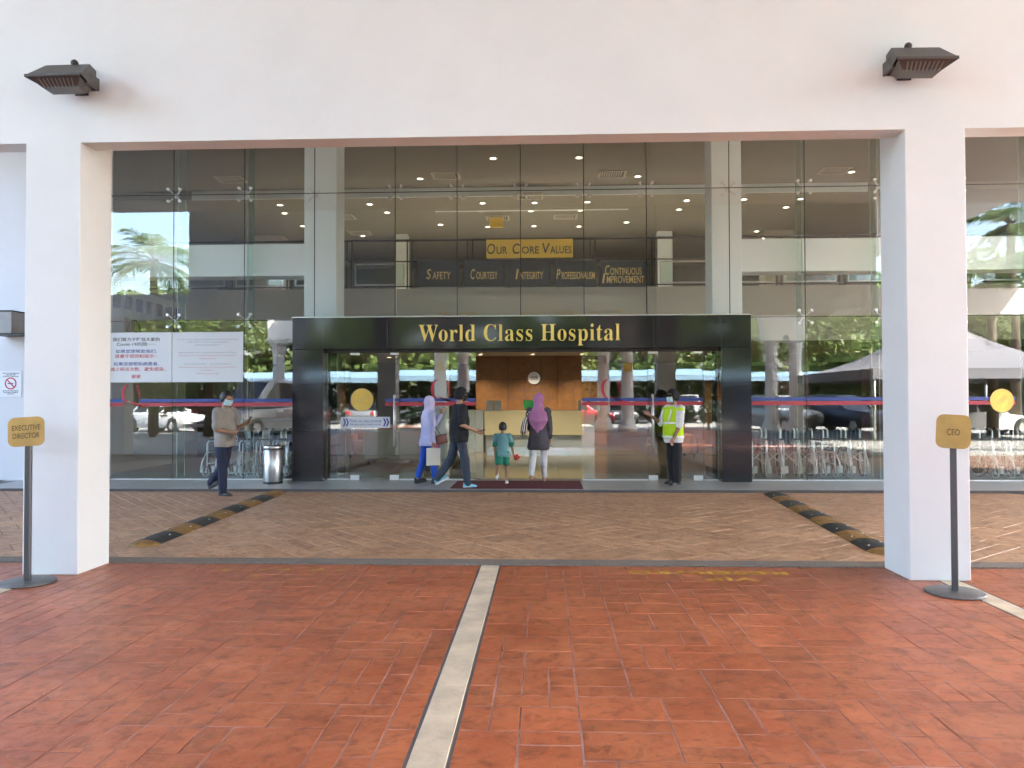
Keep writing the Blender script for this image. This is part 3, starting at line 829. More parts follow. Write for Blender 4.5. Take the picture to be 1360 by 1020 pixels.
def board(name, label, px0, py0, px1, py1, m, lines, lm='gold_letter', grp=None, dz=0.0):
    (xa, zt), (xb, zb) = pix(px0, py0, BY), pix(px1, py1, BY)
    t = thing(name, label, 'sign' if 'sign' in name else 'banner', ((xa + xb) / 2, BY, (zt + zb) / 2), 0, grp)
    hw, hh = (xb - xa) / 2, (zt - zb) / 2
    MB().cbox(-hw, hw, -.012, .012, -hh, hh, .006).build('board', m, t)
    for (runs, z, w_) in lines:
        tot = sum(len(r[0]) * r[1] for r in runs)
        text('lettering', runs[0][0], runs[0][1] * hh * 2, lm, t, (runs[0][2] * hw, -.013, z * hh), extrude=.002, width=runs[0][3] * hw if runs[0][3] else None, shear=runs[0][4] if len(runs[0]) > 4 else 0.0, bold=.01)
        for r in runs[1:]:
            text('lettering', r[0], r[1] * hh * 2, lm, t, (r[2] * hw, -.013, z * hh + (r[1] - runs[0][1]) * hh), extrude=.002, width=r[3] * hw if r[3] else None, shear=r[4] if len(r) > 4 else 0.0, bold=.012)
    return t
board('core_values_sign', 'yellow sign reading OUR CORE VALUES on the gallery railing', 646, 318.5, 761, 342, 'sign_yellow',
      [([('O', .56, -.89, .19, .1), ('UR', .40, -.64, .25)], 0, 0), ([('C', .56, -.31, .17, .1), ('ORE', .40, .02, .39)], 0, 0), ([('V', .56, .38, .18, .1), ('ALUES', .40, .72, .49)], 0, 0)], 'ink_black')
for (nm_, big, rest_, a, b, w1, w2) in (('Safety', 'S', 'AFETY', 554, 611, .22, .85), ('Courtesy', 'C', 'OURTESY', 616, 670, .22, 1.05), ('Integrity', 'I', 'NTEGRITY', 675, 731, .16, 1.10), ('Professionalism', 'P', 'ROFESSIONALISM', 737, 792, .2, 1.6)):
    tot = w1 + w2 + .06
    board('value_banner', f'dark banner reading {nm_.upper()} hung on the gallery railing', a, 347, b, 380.5, 'slate_banner',
          [([(big, .40, -tot / 2 + w1 / 2, w1, .15), (rest_, .29, tot / 2 - w2 / 2, w2)], -.02, 0)], 'banner_gold', 'core value banners on the railing')
board('value_banner', 'dark banner reading CONTINUOUS IMPROVEMENT, rightmost on the gallery railing', 797.5, 347, 858, 380.5, 'slate_banner',
      [([('C', .38, -.70, .2, .15), ('ONTINUOUS', .28, .12, 1.38)], .30, 0), ([('I', .38, -.86, .14, .15), ('MPROVEMENT', .28, .10, 1.66)], -.34, 0)], 'banner_gold', 'core value banners on the railing')
# white tags under the banners
for o in [o for o in bpy.data.objects if o.name.startswith('value_banner')]:
    s_ = MB()
    for k in range(8): s_.box(-.46 + k * .118, -.46 + k * .118 + .095, -.004, .004, -.365, -.325)
    s_.build('lower_hem', 'grey_laminate', o)
# gold script along the parapet, cut off by the portal top
t = thing('parapet_lettering', 'gold script lettering along the parapet just above the portal', 'lettering', (pix(705, 414, 18.99)[0], 18.99, pix(705, 416, 18.99)[1]))
text('script_line', '“ ' + script('Care for Life') + ' ”', .36, 'gold_dull', t, (0, 0, -.10), extrude=.004, width=4.5)

# hanging yellow direction sign on the gallery
(xa, zt), (xb, zb) = pix(650, 289, 22), pix(668, 302, 22)
t = thing('hanging_sign', 'small plain yellow sign hanging from the gallery ceiling', 'sign', ((xa + xb) / 2, 22, zb))
MB().cbox(-(xb - xa) / 2, (xb - xa) / 2, -.02, .02, 0, zt - zb, .004).build('panel', 'sign_yellow', t)
for s_ in (-1, 1): MB().tube([(s_ * .12, 0, zt - zb), (s_ * .12, 0, 6.83 - zb)], .006, 6).build('hanger', 'dark_metal', t)

# gallery back: louvred windows
for k in range(9):
    x0 = -11.5 + k * 2.6
    t = thing('louvre_window', f'{ORD[k]} dark slatted window from the left on the gallery back wall', 'window', (x0, 30.95, 4.5), 0, 'slatted windows of the gallery')
    MB().box(0, 2.2, -.02, .02, 0, 1.7).build('backing', 'louver', t)
    for j in range(7): MB().box(0, 2.2, -.07, -.022, .08 + j * .23, .17 + j * .23).build('slat', 'louver_slat', t)

# ------------------------------------------------------------------ lamps and vents in the ceilings
dl_me1 = MB().lathe((0, 0), [(.062, .0), (.10, -.004), (.105, -.014), (.066, -.012), (.062, 0)], 20).mesh('trim_ring', 'white_plastic')
dl_me2 = MB().lathe((0, 0), [(0, -.004), (.061, -.004)], 20).mesh('lens', 'lamp_lens')
spot_data = bpy.data.lights.new('downlight', 'SPOT'); spot_data.energy = 14; spot_data.spot_size = R(120); spot_data.spot_blend = .8; spot_data.color = (1, .92, .82); spot_data.shadow_soft_size = .06
spot_hi = spot_data.copy(); spot_hi.energy = 6
def downlight(x, y, z, label, data=spot_data):
    t = thing('downlight', label, 'lamp', (x, y, z), 0, 'ceiling downlights')
    link('trim_ring', dl_me1, t); link('lens', dl_me2, t)
    l = link('lamp', data, t, (0, 0, -.03))
def on_ceiling(px, py, z):
    lo, hi = 10, 60
    for _ in range(50):
        m_ = (lo + hi) / 2
        if pix(px, py, m_)[1] < z: lo = m_
        else: hi = m_
    return pix(px, py, lo)[0], lo
for k, (px, py) in enumerate(sorted(((655, 210), (769, 209), (558, 237), (847, 234), (1131, 228)))):
    x, y = on_ceiling(px, py, 7.03); downlight(x, y, 7.028, f'{ORD[k]} lit downlight from the left in the high ceiling close behind the glass', spot_hi)
for k, (px, py) in enumerate(sorted(((491, 271), (514, 282), (372, 272), (378, 283), (482, 313), (641, 269.5), (710, 269), (780, 268), (639, 280), (705, 280), (771, 279), (832, 295), (709, 300), (769, 300.5), (912, 266), (902, 278), (988, 264.5), (1063, 264), (1044, 275), (1005, 307), (585, 298), (648, 301), (402, 300)))):
    x, y = on_ceiling(px, py, 6.82); downlight(x, min(y, 30.5), 6.818, f'{ORD[k]} lit downlight from the left in the gallery ceiling')
slit = MB()
for k in range(9): slit.box(-.26 + k * .058, -.26 + k * .058 + .03, -.2, .2, -.012, -.004)
v1 = MB()
for (a, b, c, d) in ((-.34, .34, -.3, -.24), (-.34, .34, .24, .3), (-.34, -.28, -.24, .24), (.28, .34, -.24, .24)): v1.box(a, b, c, d, -.02, 0)
vf, vs_me = v1.mesh('frame', 'wall_beige'), slit.mesh('slats', 'wall_beige')
vb = MB().box(-.28, .28, -.24, .24, -.003, -.001).mesh('opening', 'ink_black')
for k, (px, py, z) in enumerate(((592, 233, 7.03), (813, 231, 7.03), (306, 238, 7.03), (1108, 226, 7.03), (704, 260, 6.82), (455, 288, 6.82), (478, 309, 6.82), (661, 289, 6.82), (751, 287.5, 6.82))):
    x, y = on_ceiling(px, py, z)
    t = thing('air_vent', 'square slatted air vent in the ' + ['high ceiling left of centre', 'high ceiling right of centre', 'high ceiling at far left', 'high ceiling at far right', 'gallery ceiling nearest the middle', 'gallery ceiling left, the nearer one', 'gallery ceiling left, the farther one', 'gallery ceiling behind the hanging sign', 'gallery ceiling right of the hanging sign'][k], 'vent', (x, min(y, 30), z), 0, 'ceiling air vents')
    link('frame', vf, t); link('slats', vs_me, t); link('opening', vb, t)
# thin pale strip across the gallery ceiling
(xa, ya), (xb, yb) = on_ceiling(578, 280.5, 6.82), on_ceiling(834, 278, 6.82)
tag(MB().box(xa, xb, ya - .05, ya + .05, 6.80, 6.816).build('ceiling_trim', 'white_plastic'), 'thin pale trim line running across the gallery ceiling', 'trim')
# lower lobby ceiling lights, under the gallery
spot2 = bpy.data.lights.new('downlight_low', 'SPOT'); spot2.energy = 32; spot2.spot_size = R(115); spot2.spot_blend = .9; spot2.color = (1, .87, .68); spot2.shadow_soft_size = .06
for k, (x, y) in enumerate(((-2.0, 24.6), (-.35, 24.6), (1.2, 24.6), (-3.2, 21), (-.3, 20.6), (2.6, 21), (-7, 22), (6.5, 22), (-9.5, 24), (9.5, 24), (-5.2, 26), (4.8, 26))):
    downlight(x, y, 2.978, (f'{ORD[k]} lit downlight under the gallery over the reception area' if k < 6 else f'{ORD[k - 6]} lit downlight under the gallery towards the sides of the lobby'), spot2)
t = thing('security_camera', 'small black dome camera hanging above the open doorway', 'camera', (*[pix(689, 463, 14.9)[0], 14.9], pix(689, 463, 14.9)[1]))
MB().cyl((0, 0), .07, .0, .05, 20).build('mount', 'black_plastic', t); MB().sphere((0, 0, 0), .06, 16, 8).build('dome', 'black_plastic', t)

# ------------------------------------------------------------------ reception
WY = 25.6
ww = thing('wood_wall', 'brown timber panelled wall behind the reception counter', 'wall', (0, WY, .05))
xa, xb = pix(632, 500, WY)[0], pix(806, 500, WY)[0]
zc = pix(650, 504, WY)[1] - .05
n_ = 8; wd = (xb - xa) / n_
for k in range(n_):
    for z0, z1 in ((0, zc), (zc, 2.93)):
        MB().cbox(xa + k * wd + .004, xa + (k + 1) * wd - .004, 0, .04, z0 + .004, z1 - .004, .004).build('panel', 'wood', ww)
MB().box(xa, xb, .041, .2, 0, 2.93).build('backing', 'ink_black', ww)
(lx, lz) = pix(709.5, 502, WY)
lg = thing('round_logo', 'round white logo with red and black crescents on the timber wall', 'logo', (lx, WY - .01, lz))
MB().disc_y(0, -.03, 0, 0, .235, 36).build('red_crescent', 'ink_red', lg)
b = MB().disc_y(0, -.034, 0, 0, .232, 36); b.v = [(x + .012, y, z + .002) for x, y, z in b.v]; b.build('black_crescent', 'ink_black', lg)
b = MB().disc_y(0, -.040, 0, 0, .205, 36); b.v = [(x - .004, y, z) for x, y, z in b.v]; b.build('disc', 'white_plastic', lg)
text('lettering', 'KPJ', .075, 'ink_black', lg, (0, -.041, .01), extrude=.002, width=.22, bold=.03, shear=.2)
MB().box(-.13, .13, -.043, -.041, -.05, -.04).build('rule', 'ink_black', lg)
(tx, tz) = pix(705, 523, WY)
tl = thing('wall_lettering', 'faint dark lettering on the timber wall under the round logo', 'lettering', (tx, WY - .002, tz))
text('lettering', 'SEREMBAN', .16, 'brown_wall', tl, (0, 0, .14), extrude=.006, width=.95); text('lettering', 'SPECIALIST HOSPITAL', .13, 'brown_wall', tl, (0, 0, -.12), extrude=.006, width=1.5)
# counter
CY = 22.3
(ca_, ct) = pix(643, 546, CY); (cb_, c0) = pix(776, 578, CY)
ct_ = thing('reception_counter', 'cream fronted reception counter with grey recessed base', 'counter', (0, CY, .05))
MB().cbox(ca_, cb_, 0, .05, c0 - .05, ct - .05, .006).build('front_panel', 'cream', ct_)
MB().cbox(ca_ - .02, cb_ + .4, .052, .9, ct - .10, ct - .045, .006).build('counter_top', 'grey_laminate', ct_)
MB().box(ca_ + .05, cb_ + .3, .10, .85, .12, ct - .101).build('body', 'grey_laminate', ct_)
MB().box(ca_ + .05, cb_ + .3, .14, .80, 0, .12).build('plinth', 'chrome', ct_)
sl_ = MB().cbox(ca_ - .56, ca_ - .021, -.05, .9, 0, ct - .05 + .02, .006); sl_.build('end_unit', 'grey_laminate', ct_)
for k, (pxa, pxb) in enumerate(((646, 655), (656.5, 666))):
    (a, zt), (b_, _) = pix(pxa, 532, CY + .2), pix(pxb, 545, CY + .2)
    tag(MB().cbox(a, b_, CY + .2, CY + .23, ct + .005, zt, .003).build('notice_stand', 'grey_laminate'), ['left', 'right'][k] + ' one of two grey notice stands on the counter', 'stand')
(a, zt), (b_, zb) = pix(695, 535, CY + .4), pix(716, 545, CY + .4)
t = thing('counter_screen', 'small green lit screen standing on the reception counter', 'screen', ((a + b_) / 2, CY + .4, ct + .005))
MB().cbox(-(b_ - a) / 2, (b_ - a) / 2, 0, .03, .06, .30, .006).build('display', 'green_sign', t); MB().box(-.05, .05, .002, .06, 0, .06).build('foot', 'black_plastic', t)
for k, xo in enumerate((1.0, 1.35)):
    tag(MB().cbox(xo, xo + .25, CY + .2, CY + .45, ct + .005, ct + .30, .01).build('display_box', 'grey_laminate'), ['left', 'right'][k] + ' one of two pale boxes at the right end of the counter', 'box')

# ------------------------------------------------------------------ dim lounge left and right
M['olive'] = mat('olive', (.20, .19, .12), .7)
M['orange_brown'] = mat('orange_brown', (.28, .09, .035), .7)
def sofa(x, y, rz, label, w=1.7, m='olive'):
    t = thing('lounge_sofa', label, 'sofa', (x, y, .05), rz, 'sofas in the lobby')
    MB().cbox(-w / 2 + .18, w / 2 - .18, -.35, .3, .12, .44, .05).build('seat', m, t)
    MB().cbox(-w / 2, w / 2, .302, .5, .08, .82, .06).build('backrest', m, t)
    for s_ in (-1, 1): MB().cbox(s_ * (w / 2 - .09) - .088, s_ * (w / 2 - .09) + .088, -.35, .30, .08, .60, .04).build('armrest', m, t)
    for sx in (-1, 1):
        for sy in (-.28, .4): MB().box(sx * (w / 2 - .12) - .02, sx * (w / 2 - .12) + .02, sy - .02, sy + .02, 0, .085).build('leg', 'dark_metal', t)
sofa(-3.35, 18.4, math.pi, 'olive sofa seen from behind through the left glass door')
sofa(-4.2, 20.4, 0.0, 'orange brown sofa farther in behind the left glass door', 1.9, 'orange_brown')
sofa(4.6, 20.6, 0.2, 'orange brown sofa behind the right hand wheelchairs', 1.9, 'orange_brown')
t = thing('side_counter', 'low beige counter behind the glass left of the walking man', 'counter', (-6.9, 18.6, .05))
MB().cbox(-.9, .9, 0, .6, 0, 1.0, .01).build('body', 'wall_beige', t); MB().cbox(-1.0, 1.0, -.1, .7, 1.002, 1.05, .008).build('counter_top', 'grey_laminate', t)
for a, b, lb in ((-9.05, -8.2, 'farthest left'), (-8.0, -7.85, 'thin middle'), (-6.95, -6.35, 'nearest the portal')):
    lobby_column(a, b, 20.0, 20.5, 2.98, f'brown clad lobby pier under the gallery, {lb}', .05, 'brown_wall', 'brown piers under the gallery')
for a, b, lb in ((6.0, 6.7, 'inner'), (8.2, 9.0, 'outer')):
    lobby_column(a, b, 20.0, 20.5, 2.98, f'brown clad lobby pier at the right under the gallery, {lb} one', .05, 'brown_wall', 'brown piers under the gallery')
tag(MB().cbox(-2.76, -2.44, 19.6, 20.0, .05, 2.95, .008).build('lobby_column', 'blue_white'), 'pale lobby column behind the left glass door handle', 'column', 'columns in the lobby')

# left lobby wall set back behind the glass, with framed squares and clocks
lw_ = MB().box(-9.0, -8.9, 15.6, 19.0, .05, 3.95)
sw = struct('lobby_partition', lw_, 'wall_beige')
for k in range(7):
    y = 15.85 + k * .45
    tag(MB().cbox(-8.898, -8.87, y - .13, y + .13, 3.50, 3.78, .006).build('framed_square', 'brown_wall'), f'{ORD[k]} small dark framed square from the glass on the left lobby wall', 'picture', 'row of dark framed squares')
for k, (y, z, r_) in enumerate(((16.55, 3.05, .26), (18.5, 3.35, .2))):
    t = thing('wall_clock', ['large round clock low on the left lobby wall', 'smaller round clock farther along the left lobby wall'][k], 'clock', (-8.895, y, z), 0, 'wall clocks')
    rim = MB().disc_y(0, -.03, 0, 0, r_, 32, 0, r_ * .86); rim.xf(Matrix.Rotation(math.pi / 2, 4, 'Z')).build('rim', 'dark_metal', t)
    MB().disc_y(0, -.012, 0, 0, r_ * .85, 32).xf(Matrix.Rotation(math.pi / 2, 4, 'Z')).build('dial', 'wall_beige', t)
    MB().box(.013, .018, -.008, .008, 0, r_ * .7).build('minute_hand', 'ink_black', t); MB().box(.013, .018, 0, r_ * .45, -.008, .008).build('hour_hand', 'ink_black', t)

# ------------------------------------------------------------------ wheelchairs, folded in rows
def wheelchair():
    t = thing('wheelchair', '', 'wheelchair', (0, 0, 0), 0)
    W = .13                                             # folded half width
    for s_ in (-1, 1):
        w = MB(); cx = s_ * (W + .03); N = 28
        w.tube([(cx, .12 + .29 * math.cos(2 * math.pi * k / N), .30 + .29 * math.sin(2 * math.pi * k / N)) for k in range(N + 1)], .013, 6, 0, False)
        w.tube([(cx + s_ * .035, .12 + .255 * math.cos(2 * math.pi * k / N), .30 + .255 * math.sin(2 * math.pi * k / N)) for k in range(N + 1)], .007, 6, 1, False)
        for k in range(8):
            an = 2 * math.pi * k / 8; w.tube([(cx, .12, .30), (cx, .12 + .285 * math.cos(an), .30 + .285 * math.sin(an))], .003, 5, 1)
        w.tube([(cx - .03, .12, .30), (cx + .03, .12, .30)], .025, 10, 1)
        w.build('wheel', ['black_plastic', 'frame_silver'], t)
        c = MB(); cc = s_ * W
        c.tube([(cc, -.28 + .09 * math.cos(2 * math.pi * k / 16), .10 + .09 * math.sin(2 * math.pi * k / 16)) for k in range(17)], .012, 6, 0, False)
        c.tube([(cc - .02, -.28, .10), (cc + .02, -.28, .10)], .02, 8, 1)
        c.tube([(cc, -.28, .10), (cc, -.25, .22)], .012, 6, 1); c.build('caster', ['grey_laminate', 'frame_silver'], t)
        f = MB()
        f.tube([(cc, .22, .92), (cc, .14, .90), (cc, .12, .86), (cc, .12, .30), (cc, .12, .26)], .017, 8)
        f.tube([(cc, .12, .70), (cc, -.18, .70), (cc, -.24, .66), (cc, -.25, .22)], .017, 8)
        f.tube([(cc, .12, .48), (cc, -.22, .48)], .017, 8); f.tube([(cc, .12, .26), (cc, -.25, .26)], .017, 8)
        f.tube([(cc, -.24, .52), (cc + s_ * .03, -.36, .30), (cc + s_ * .03, -.40, .12)], .012, 8)
        f.build('side_frame', 'frame_silver', t)
        MB().cbox(cc - .02, cc + .02, -.18, .10, .71, .74, .008).build('armrest', 'black_plastic', t)
        MB().tube([(cc, .20, .92), (cc, .33, .92)], .017, 8).build('push_handle', 'black_plastic', t)
        MB().cbox(cc - .02, cc + .05, -.44, -.40, .10, .24, .008).build('footplate', 'grey_laminate', t)
    xb_ = MB(); xb_.tube([(-W, 0, .27), (W, 0, .50)], .011, 8).tube([(W, .03, .27), (-W, .03, .50)], .011, 8); xb_.build('cross_brace', 'frame_silver', t)
    bk_ = MB(); n = 6
    for k in range(n):
        a, b = -W + 2 * W * k / n, -W + 2 * W * (k + 1) / n; ya, yb = .12 + .05 * (k % 2), .12 + .05 * ((k + 1) % 2)
        bk_.add([(a, ya, .52), (b, yb, .52), (b, yb, .88), (a, ya, .88), (a, ya + .008, .52), (b, yb + .008, .52), (b, yb + .008, .88), (a, ya + .008, .88)], [(0, 1, 2, 3), (7, 6, 5, 4), (0, 4, 5, 1), (3, 2, 6, 7)])
    bk_.build('backrest', 'navy', t)
    se = MB(); se.add([(-W, -.2, .49), (0, -.2, .60), (0, .1, .60), (-W, .1, .49), (W, -.2, .49), (W, .1, .49)], [(0, 1, 2, 3), (1, 4, 5, 2)]).add([(-W, -.2, .48), (0, -.2, .59), (0, .1, .59), (-W, .1, .48), (W, -.2, .48), (W, .1, .48)], [(3, 2, 1, 0), (2, 5, 4, 1)])
    se.build('seat', 'navy', t)
    return t
wc = wheelchair(); first = True
rows = [(4.12, .315, 7, 'right of the portal'), (-6.45, .34, 5, 'behind the walking man'), (8.55, .36, 5, 'at the right edge of the glass')]
order = ['first', 'second', 'third', 'fourth', 'fifth', 'sixth', 'seventh']
for x0, dx, n_, where in rows:
    for k in range(n_):
        o = wc if first else copy_tree(wc); first = False
        o.location = (x0 + k * dx, 15.36 + rnd.uniform(-.10, .10), .05); o.rotation_euler = (0, 0, rnd.uniform(-.25, .25))
        tag(o, f'{order[k]} folded wheelchair from the left in the row {where}', 'wheelchair', 'folded wheelchairs in rows behind the glass')
# ------------------------------------------------------------------ things outside, in front of the glass
M['grey_box'] = mat('grey_box', (.33, .32, .31), .5, var=.2, vscale=5)
# steel litter bin
t = thing('litter_bin', 'round stainless steel litter bin beside the left portal jamb', 'bin', (-4.93, 14.02, .05))
MB().lathe((0, 0), [(0, .0), (.165, .0), (.17, .01), (.17, .60), (.165, .605), (0, .605)], 32).build('body', 'brushed_steel', t)
MB().lathe((0, 0), [(.173, .0), (.178, .005), (.178, .03), (.171, .032)], 32).build('foot_ring', 'black_plastic', t)
MB().lathe((0, 0), [(.172, .607), (.18, .612), (.18, .66), (.175, .68), (.15, .685), (.14, .66), (0, .65)], 32).build('lid', 'steel', t)

# sign stands
def rounded(w, h, r, n=6):
    P = []
    for (cx, cz, a0) in ((w / 2 - r, h / 2 - r, 0), (-w / 2 + r, h / 2 - r, 90), (-w / 2 + r, -h / 2 + r, 180), (w / 2 - r, -h / 2 + r, 270)):
        for k in range(n + 1): an = R(a0 + 90 * k / n); P.append((cx + r * math.cos(an), cz + r * math.sin(an)))
    return P
def sign_stand(label, x, y, w, h, lines, rz, tilt, roll, th, ht):
    t = thing('sign_stand', label, 'sign', (x, y, 0), rz, 'gold parking signs on posts')
    MB().lathe((0, 0), [(0, .0), (.215, .0), (.222, .004), (.222, .014), (.214, .02), (.06, .026), (0, .026)], 40).build('base', 'base_plate', t)
    MB().cbox(-.024, .024, -.024, .024, .026, ht - h * .35, .005).build('post', 'grey_post', t)
    pl = MB().prism(rounded(w, h, .055), 'Y', -.004, .004)
    b = pl.build('plate', 'brass_plate', t); b.location = (0, -.05, ht); b.rotation_euler = (tilt, roll, 0)
    for body, hh, ww, z in lines: text('lettering', body, hh, 'ink_brown', b, (0, -.0042, z), extrude=.0008, width=ww, bold=.004)
    MB().box(-.02, .02, -.041, -.012, ht - .03, ht + .03).box(-.015, .015, -.03, -.012, ht - h * .35, ht - .03).build('bracket', 'grey_post', t)
M['grey_post'] = mat('grey_post', (.10, .10, .105), .38, .5)
M['base_plate'] = mat('base_plate', (.20, .195, .19), .5, .6, var=.4, vscale=9, rvar=.1)
M['ink_brown'] = mat('ink_brown', (.06, .035, .012), .6)
sign_stand('gold sign plate reading EXECUTIVE DIRECTOR on a grey post', -4.44, 6.55, .285, .25, [('EXECUTIVE', .046, .222, .034), ('DIRECTOR', .046, .210, -.035)], .22, -.12, -.06, .26, 1.30)
sign_stand('gold sign plate reading CEO on a grey post', 3.29, 6.42, .245, .27, [('CEO', .050, .09, -.005)], -.42, -.12, .05, .25, 1.30)

# floodlights on the wall
def floodlight(x, z, rz, label):
    t = thing('floodlight', label, 'floodlight', (x, 6.858, z), 0, 'bronze floodlights on the portico wall')
    rot = Matrix.Translation((0, -.27, 0)) @ Matrix.Rotation(rz, 4, 'Z')
    # local -Y points away from the wall: a steep hood falls to the front lip, the lamp glass lies beneath it
    A, B, W0, W1 = (.05, .15), (-.15, -.02), .20, .255
    hood = MB().add([(-W0, A[0], A[1]), (W0, A[0], A[1]), (W1, B[0], B[1]), (-W1, B[0], B[1]), (-W0, A[0] + .10, A[1] - .02), (W0, A[0] + .10, A[1] - .02), (W0, .15, -.05), (-W0, .15, -.05), (W1, B[0], B[1] - .012), (-W1, B[0], B[1] - .012)],
        [(0, 3, 2, 1), (0, 1, 5, 4), (4, 5, 6, 7), (3, 9, 8, 2), (1, 2, 8, 6, 5), (0, 4, 7, 9, 3)])
    hood.xf(rot).build('hood', 'bronze_metal', t)
    bas = MB().add([(-W1 + .03, B[0] + .02, -.03), (W1 - .03, B[0] + .02, -.03), (W0 - .02, .13, -.05), (-W0 + .02, .13, -.05), (-W1 + .09, -.06, -.085), (W1 - .09, -.06, -.085), (W0 - .05, .08, -.10), (-W0 + .05, .08, -.10)],
        [(0, 4, 5, 1), (1, 5, 6, 2), (2, 6, 7, 3), (3, 7, 4, 0), (4, 7, 6, 5)])
    bas.xf(rot).build('lamp_glass', 'lamp_glass', t)
    for k in range(9):
        u0 = -.15 + k * .036
        MB().add([(u0, B[0] + .03, -.036), (u0 + .012, B[0] + .03, -.036), (u0 * .9 + .012, -.062, -.089), (u0 * .9, -.062, -.089), (u0, B[0] + .03, -.044), (u0 + .012, B[0] + .03, -.044), (u0 * .9 + .012, -.066, -.097), (u0 * .9, -.066, -.097)],
            [(0, 3, 2, 1), (4, 5, 6, 7), (0, 1, 5, 4), (1, 2, 6, 5), (2, 3, 7, 6), (3, 0, 4, 7)]).xf(rot).build('reflector_rib', 'rib_grey', t)
    MB().cbox(-.25, .25, B[0] - .012, B[0] + .004, B[1] - .016, B[1] + .008, .003).xf(rot).build('front_lip', 'bronze_metal', t)
    MB().cbox(-.13, .13, .152, .20, -.03, .10, .01).xf(rot).build('gear_box', 'bronze_metal', t)
    MB().sphere((-.05 if rz > 0 else .05, .07, .17), .032, 10, 8).xf(rot).build('knob', 'dark_metal', t)
    s_ = -1 if rz > 0 else 1
    MB().cbox(s_ * .215 - .012, s_ * .215 + .012, -.03, .16, -.05, .06, .004).xf(rot).build('side_arm', 'bronze_metal', t)
    br = MB().tube([(0, 0, .03), (0, -.10, .03), (.0, -.17, .03)], .016, 8); br.box(-.06, .06, -.012, 0, -.04, .10); br.build('wall_bracket', 'dark_metal', t)
    return t
M['rib_grey'] = mat('rib_grey', (.16, .15, .14), .5)
M['lamp_glass'] = mat('lamp_glass', (.07, .062, .055), .12)
lx, lz = pix(86, 106, 6.6); floodlight(lx, lz, -.02, 'bronze floodlight on the wall above the left pillar')
lx, lz = pix(1219, 84, 6.6); floodlight(lx, lz, .02, 'bronze floodlight on the wall above the right pillar')

# rubber speed bumps
M['bump_yellow'] = mat('bump_yellow', (.36, .19, .035), .7, var=.9, vscale=14, col2=(.16, .085, .035), bump=.2)
def bump(label, p0, p1, n_seg):
    d = Vector((p1[0] - p0[0], p1[1] - p0[1], 0)); L = d.length; rz = math.atan2(d.y, d.x) - math.pi / 2
    t = thing('speed_bump', label, 'speed bump', (p0[0], p0[1], .001), rz, 'rubber speed bumps on the driveway')
    W, H_ = .17, .048; prof = [(-W, 0), (-W, .008), (-W * .75, .026), (-W * .4, .043), (0, H_), (W * .4, .043), (W * .75, .026), (W, .008), (W, 0)]
    sl_ = (L - .36) / n_seg; meshes = {}
    for k in range(n_seg):
        y0 = .18 + k * sl_ + .004; y1 = .18 + (k + 1) * sl_ - .004
        b = MB().prism(prof, 'Y', y0, y1)
        seg = b.build('bump_segment', 'bump_yellow' if k % 2 == t_off else 'black_rubber', t)
        for (sx, yy) in ((-.09, .3), (.09, .7)):
            MB().lathe((0, 0), [(0, .008), (.014, .006), (.014, 0)], 10).build('stud', 'chrome', seg).location = (sx, y0 + (y1 - y0) * yy, .033)
    for end, y, s_ in ((0, .178, -1), (1, L - .178, 1)):
        b = MB(); n = 8; V = []; F = []
        for j in range(n + 1):
            an = math.pi / 2 * j / n; f_ = math.cos(an)
            for (a, z) in prof: V.append((a * f_, y + s_ * .18 * math.sin(an), z * (f_ ** .7 if f_ > 0 else 0)))
        m_ = len(prof)
        for j in range(n):
            for q in range(m_ - 1): F.append((j * m_ + q, j * m_ + q + 1, (j + 1) * m_ + q + 1, (j + 1) * m_ + q))
        b.add(V, F, 0, True)
        b.build('end_cap', 'bump_yellow' if (t_off == 1 or end == 1) else 'black_rubber', t)
t_off = 1; bump('black and yellow rubber speed bump on the left side of the driveway', (-4.33, 8.15), (-4.50, 13.05), 8)
t_off = 1; bump('black and yellow rubber speed bump on the right side of the driveway', (3.45, 7.95), (3.76, 13.08), 9)

# painted words on the red paving, read from the other side, and worn flakes
def floor_text(name, body, x, y, h, w, m, parent):
    me = text_mesh(body, h, .0006, width=w, bold=.02); me.name = name
    for v in me.vertices: x0, y0, z0 = v.co; v.co = (-x0, -z0, 0.0006 - y0 * .5)
    me.materials.clear(); me.materials.append(M[m])
    for p in me.polygons: p.material_index = 0
    return link(name, me, parent, (x, y, .003))
pt = thing('floor_marking', 'worn yellow painted words VIP RESERVED upside down on the paving', 'marking', (0, 0, 0))
floor_text('painted_word', 'RESERVED', 1.46, 7.10, .12, 1.42, 'yellow_paint', pt); floor_text('painted_word', 'VIP', 1.62, 6.85, .13, .46, 'yellow_paint', pt)
pt = thing('worn_floor_marking', 'almost worn away yellow paint flakes on the left paving', 'marking', (0, 0, 0))
floor_text('painted_word', 'RESERVED', -2.55, 7.12, .12, 1.42, 'yellow_flake', pt); floor_text('painted_word', 'VIP', -2.4, 6.86, .13, .46, 'yellow_flake', pt)

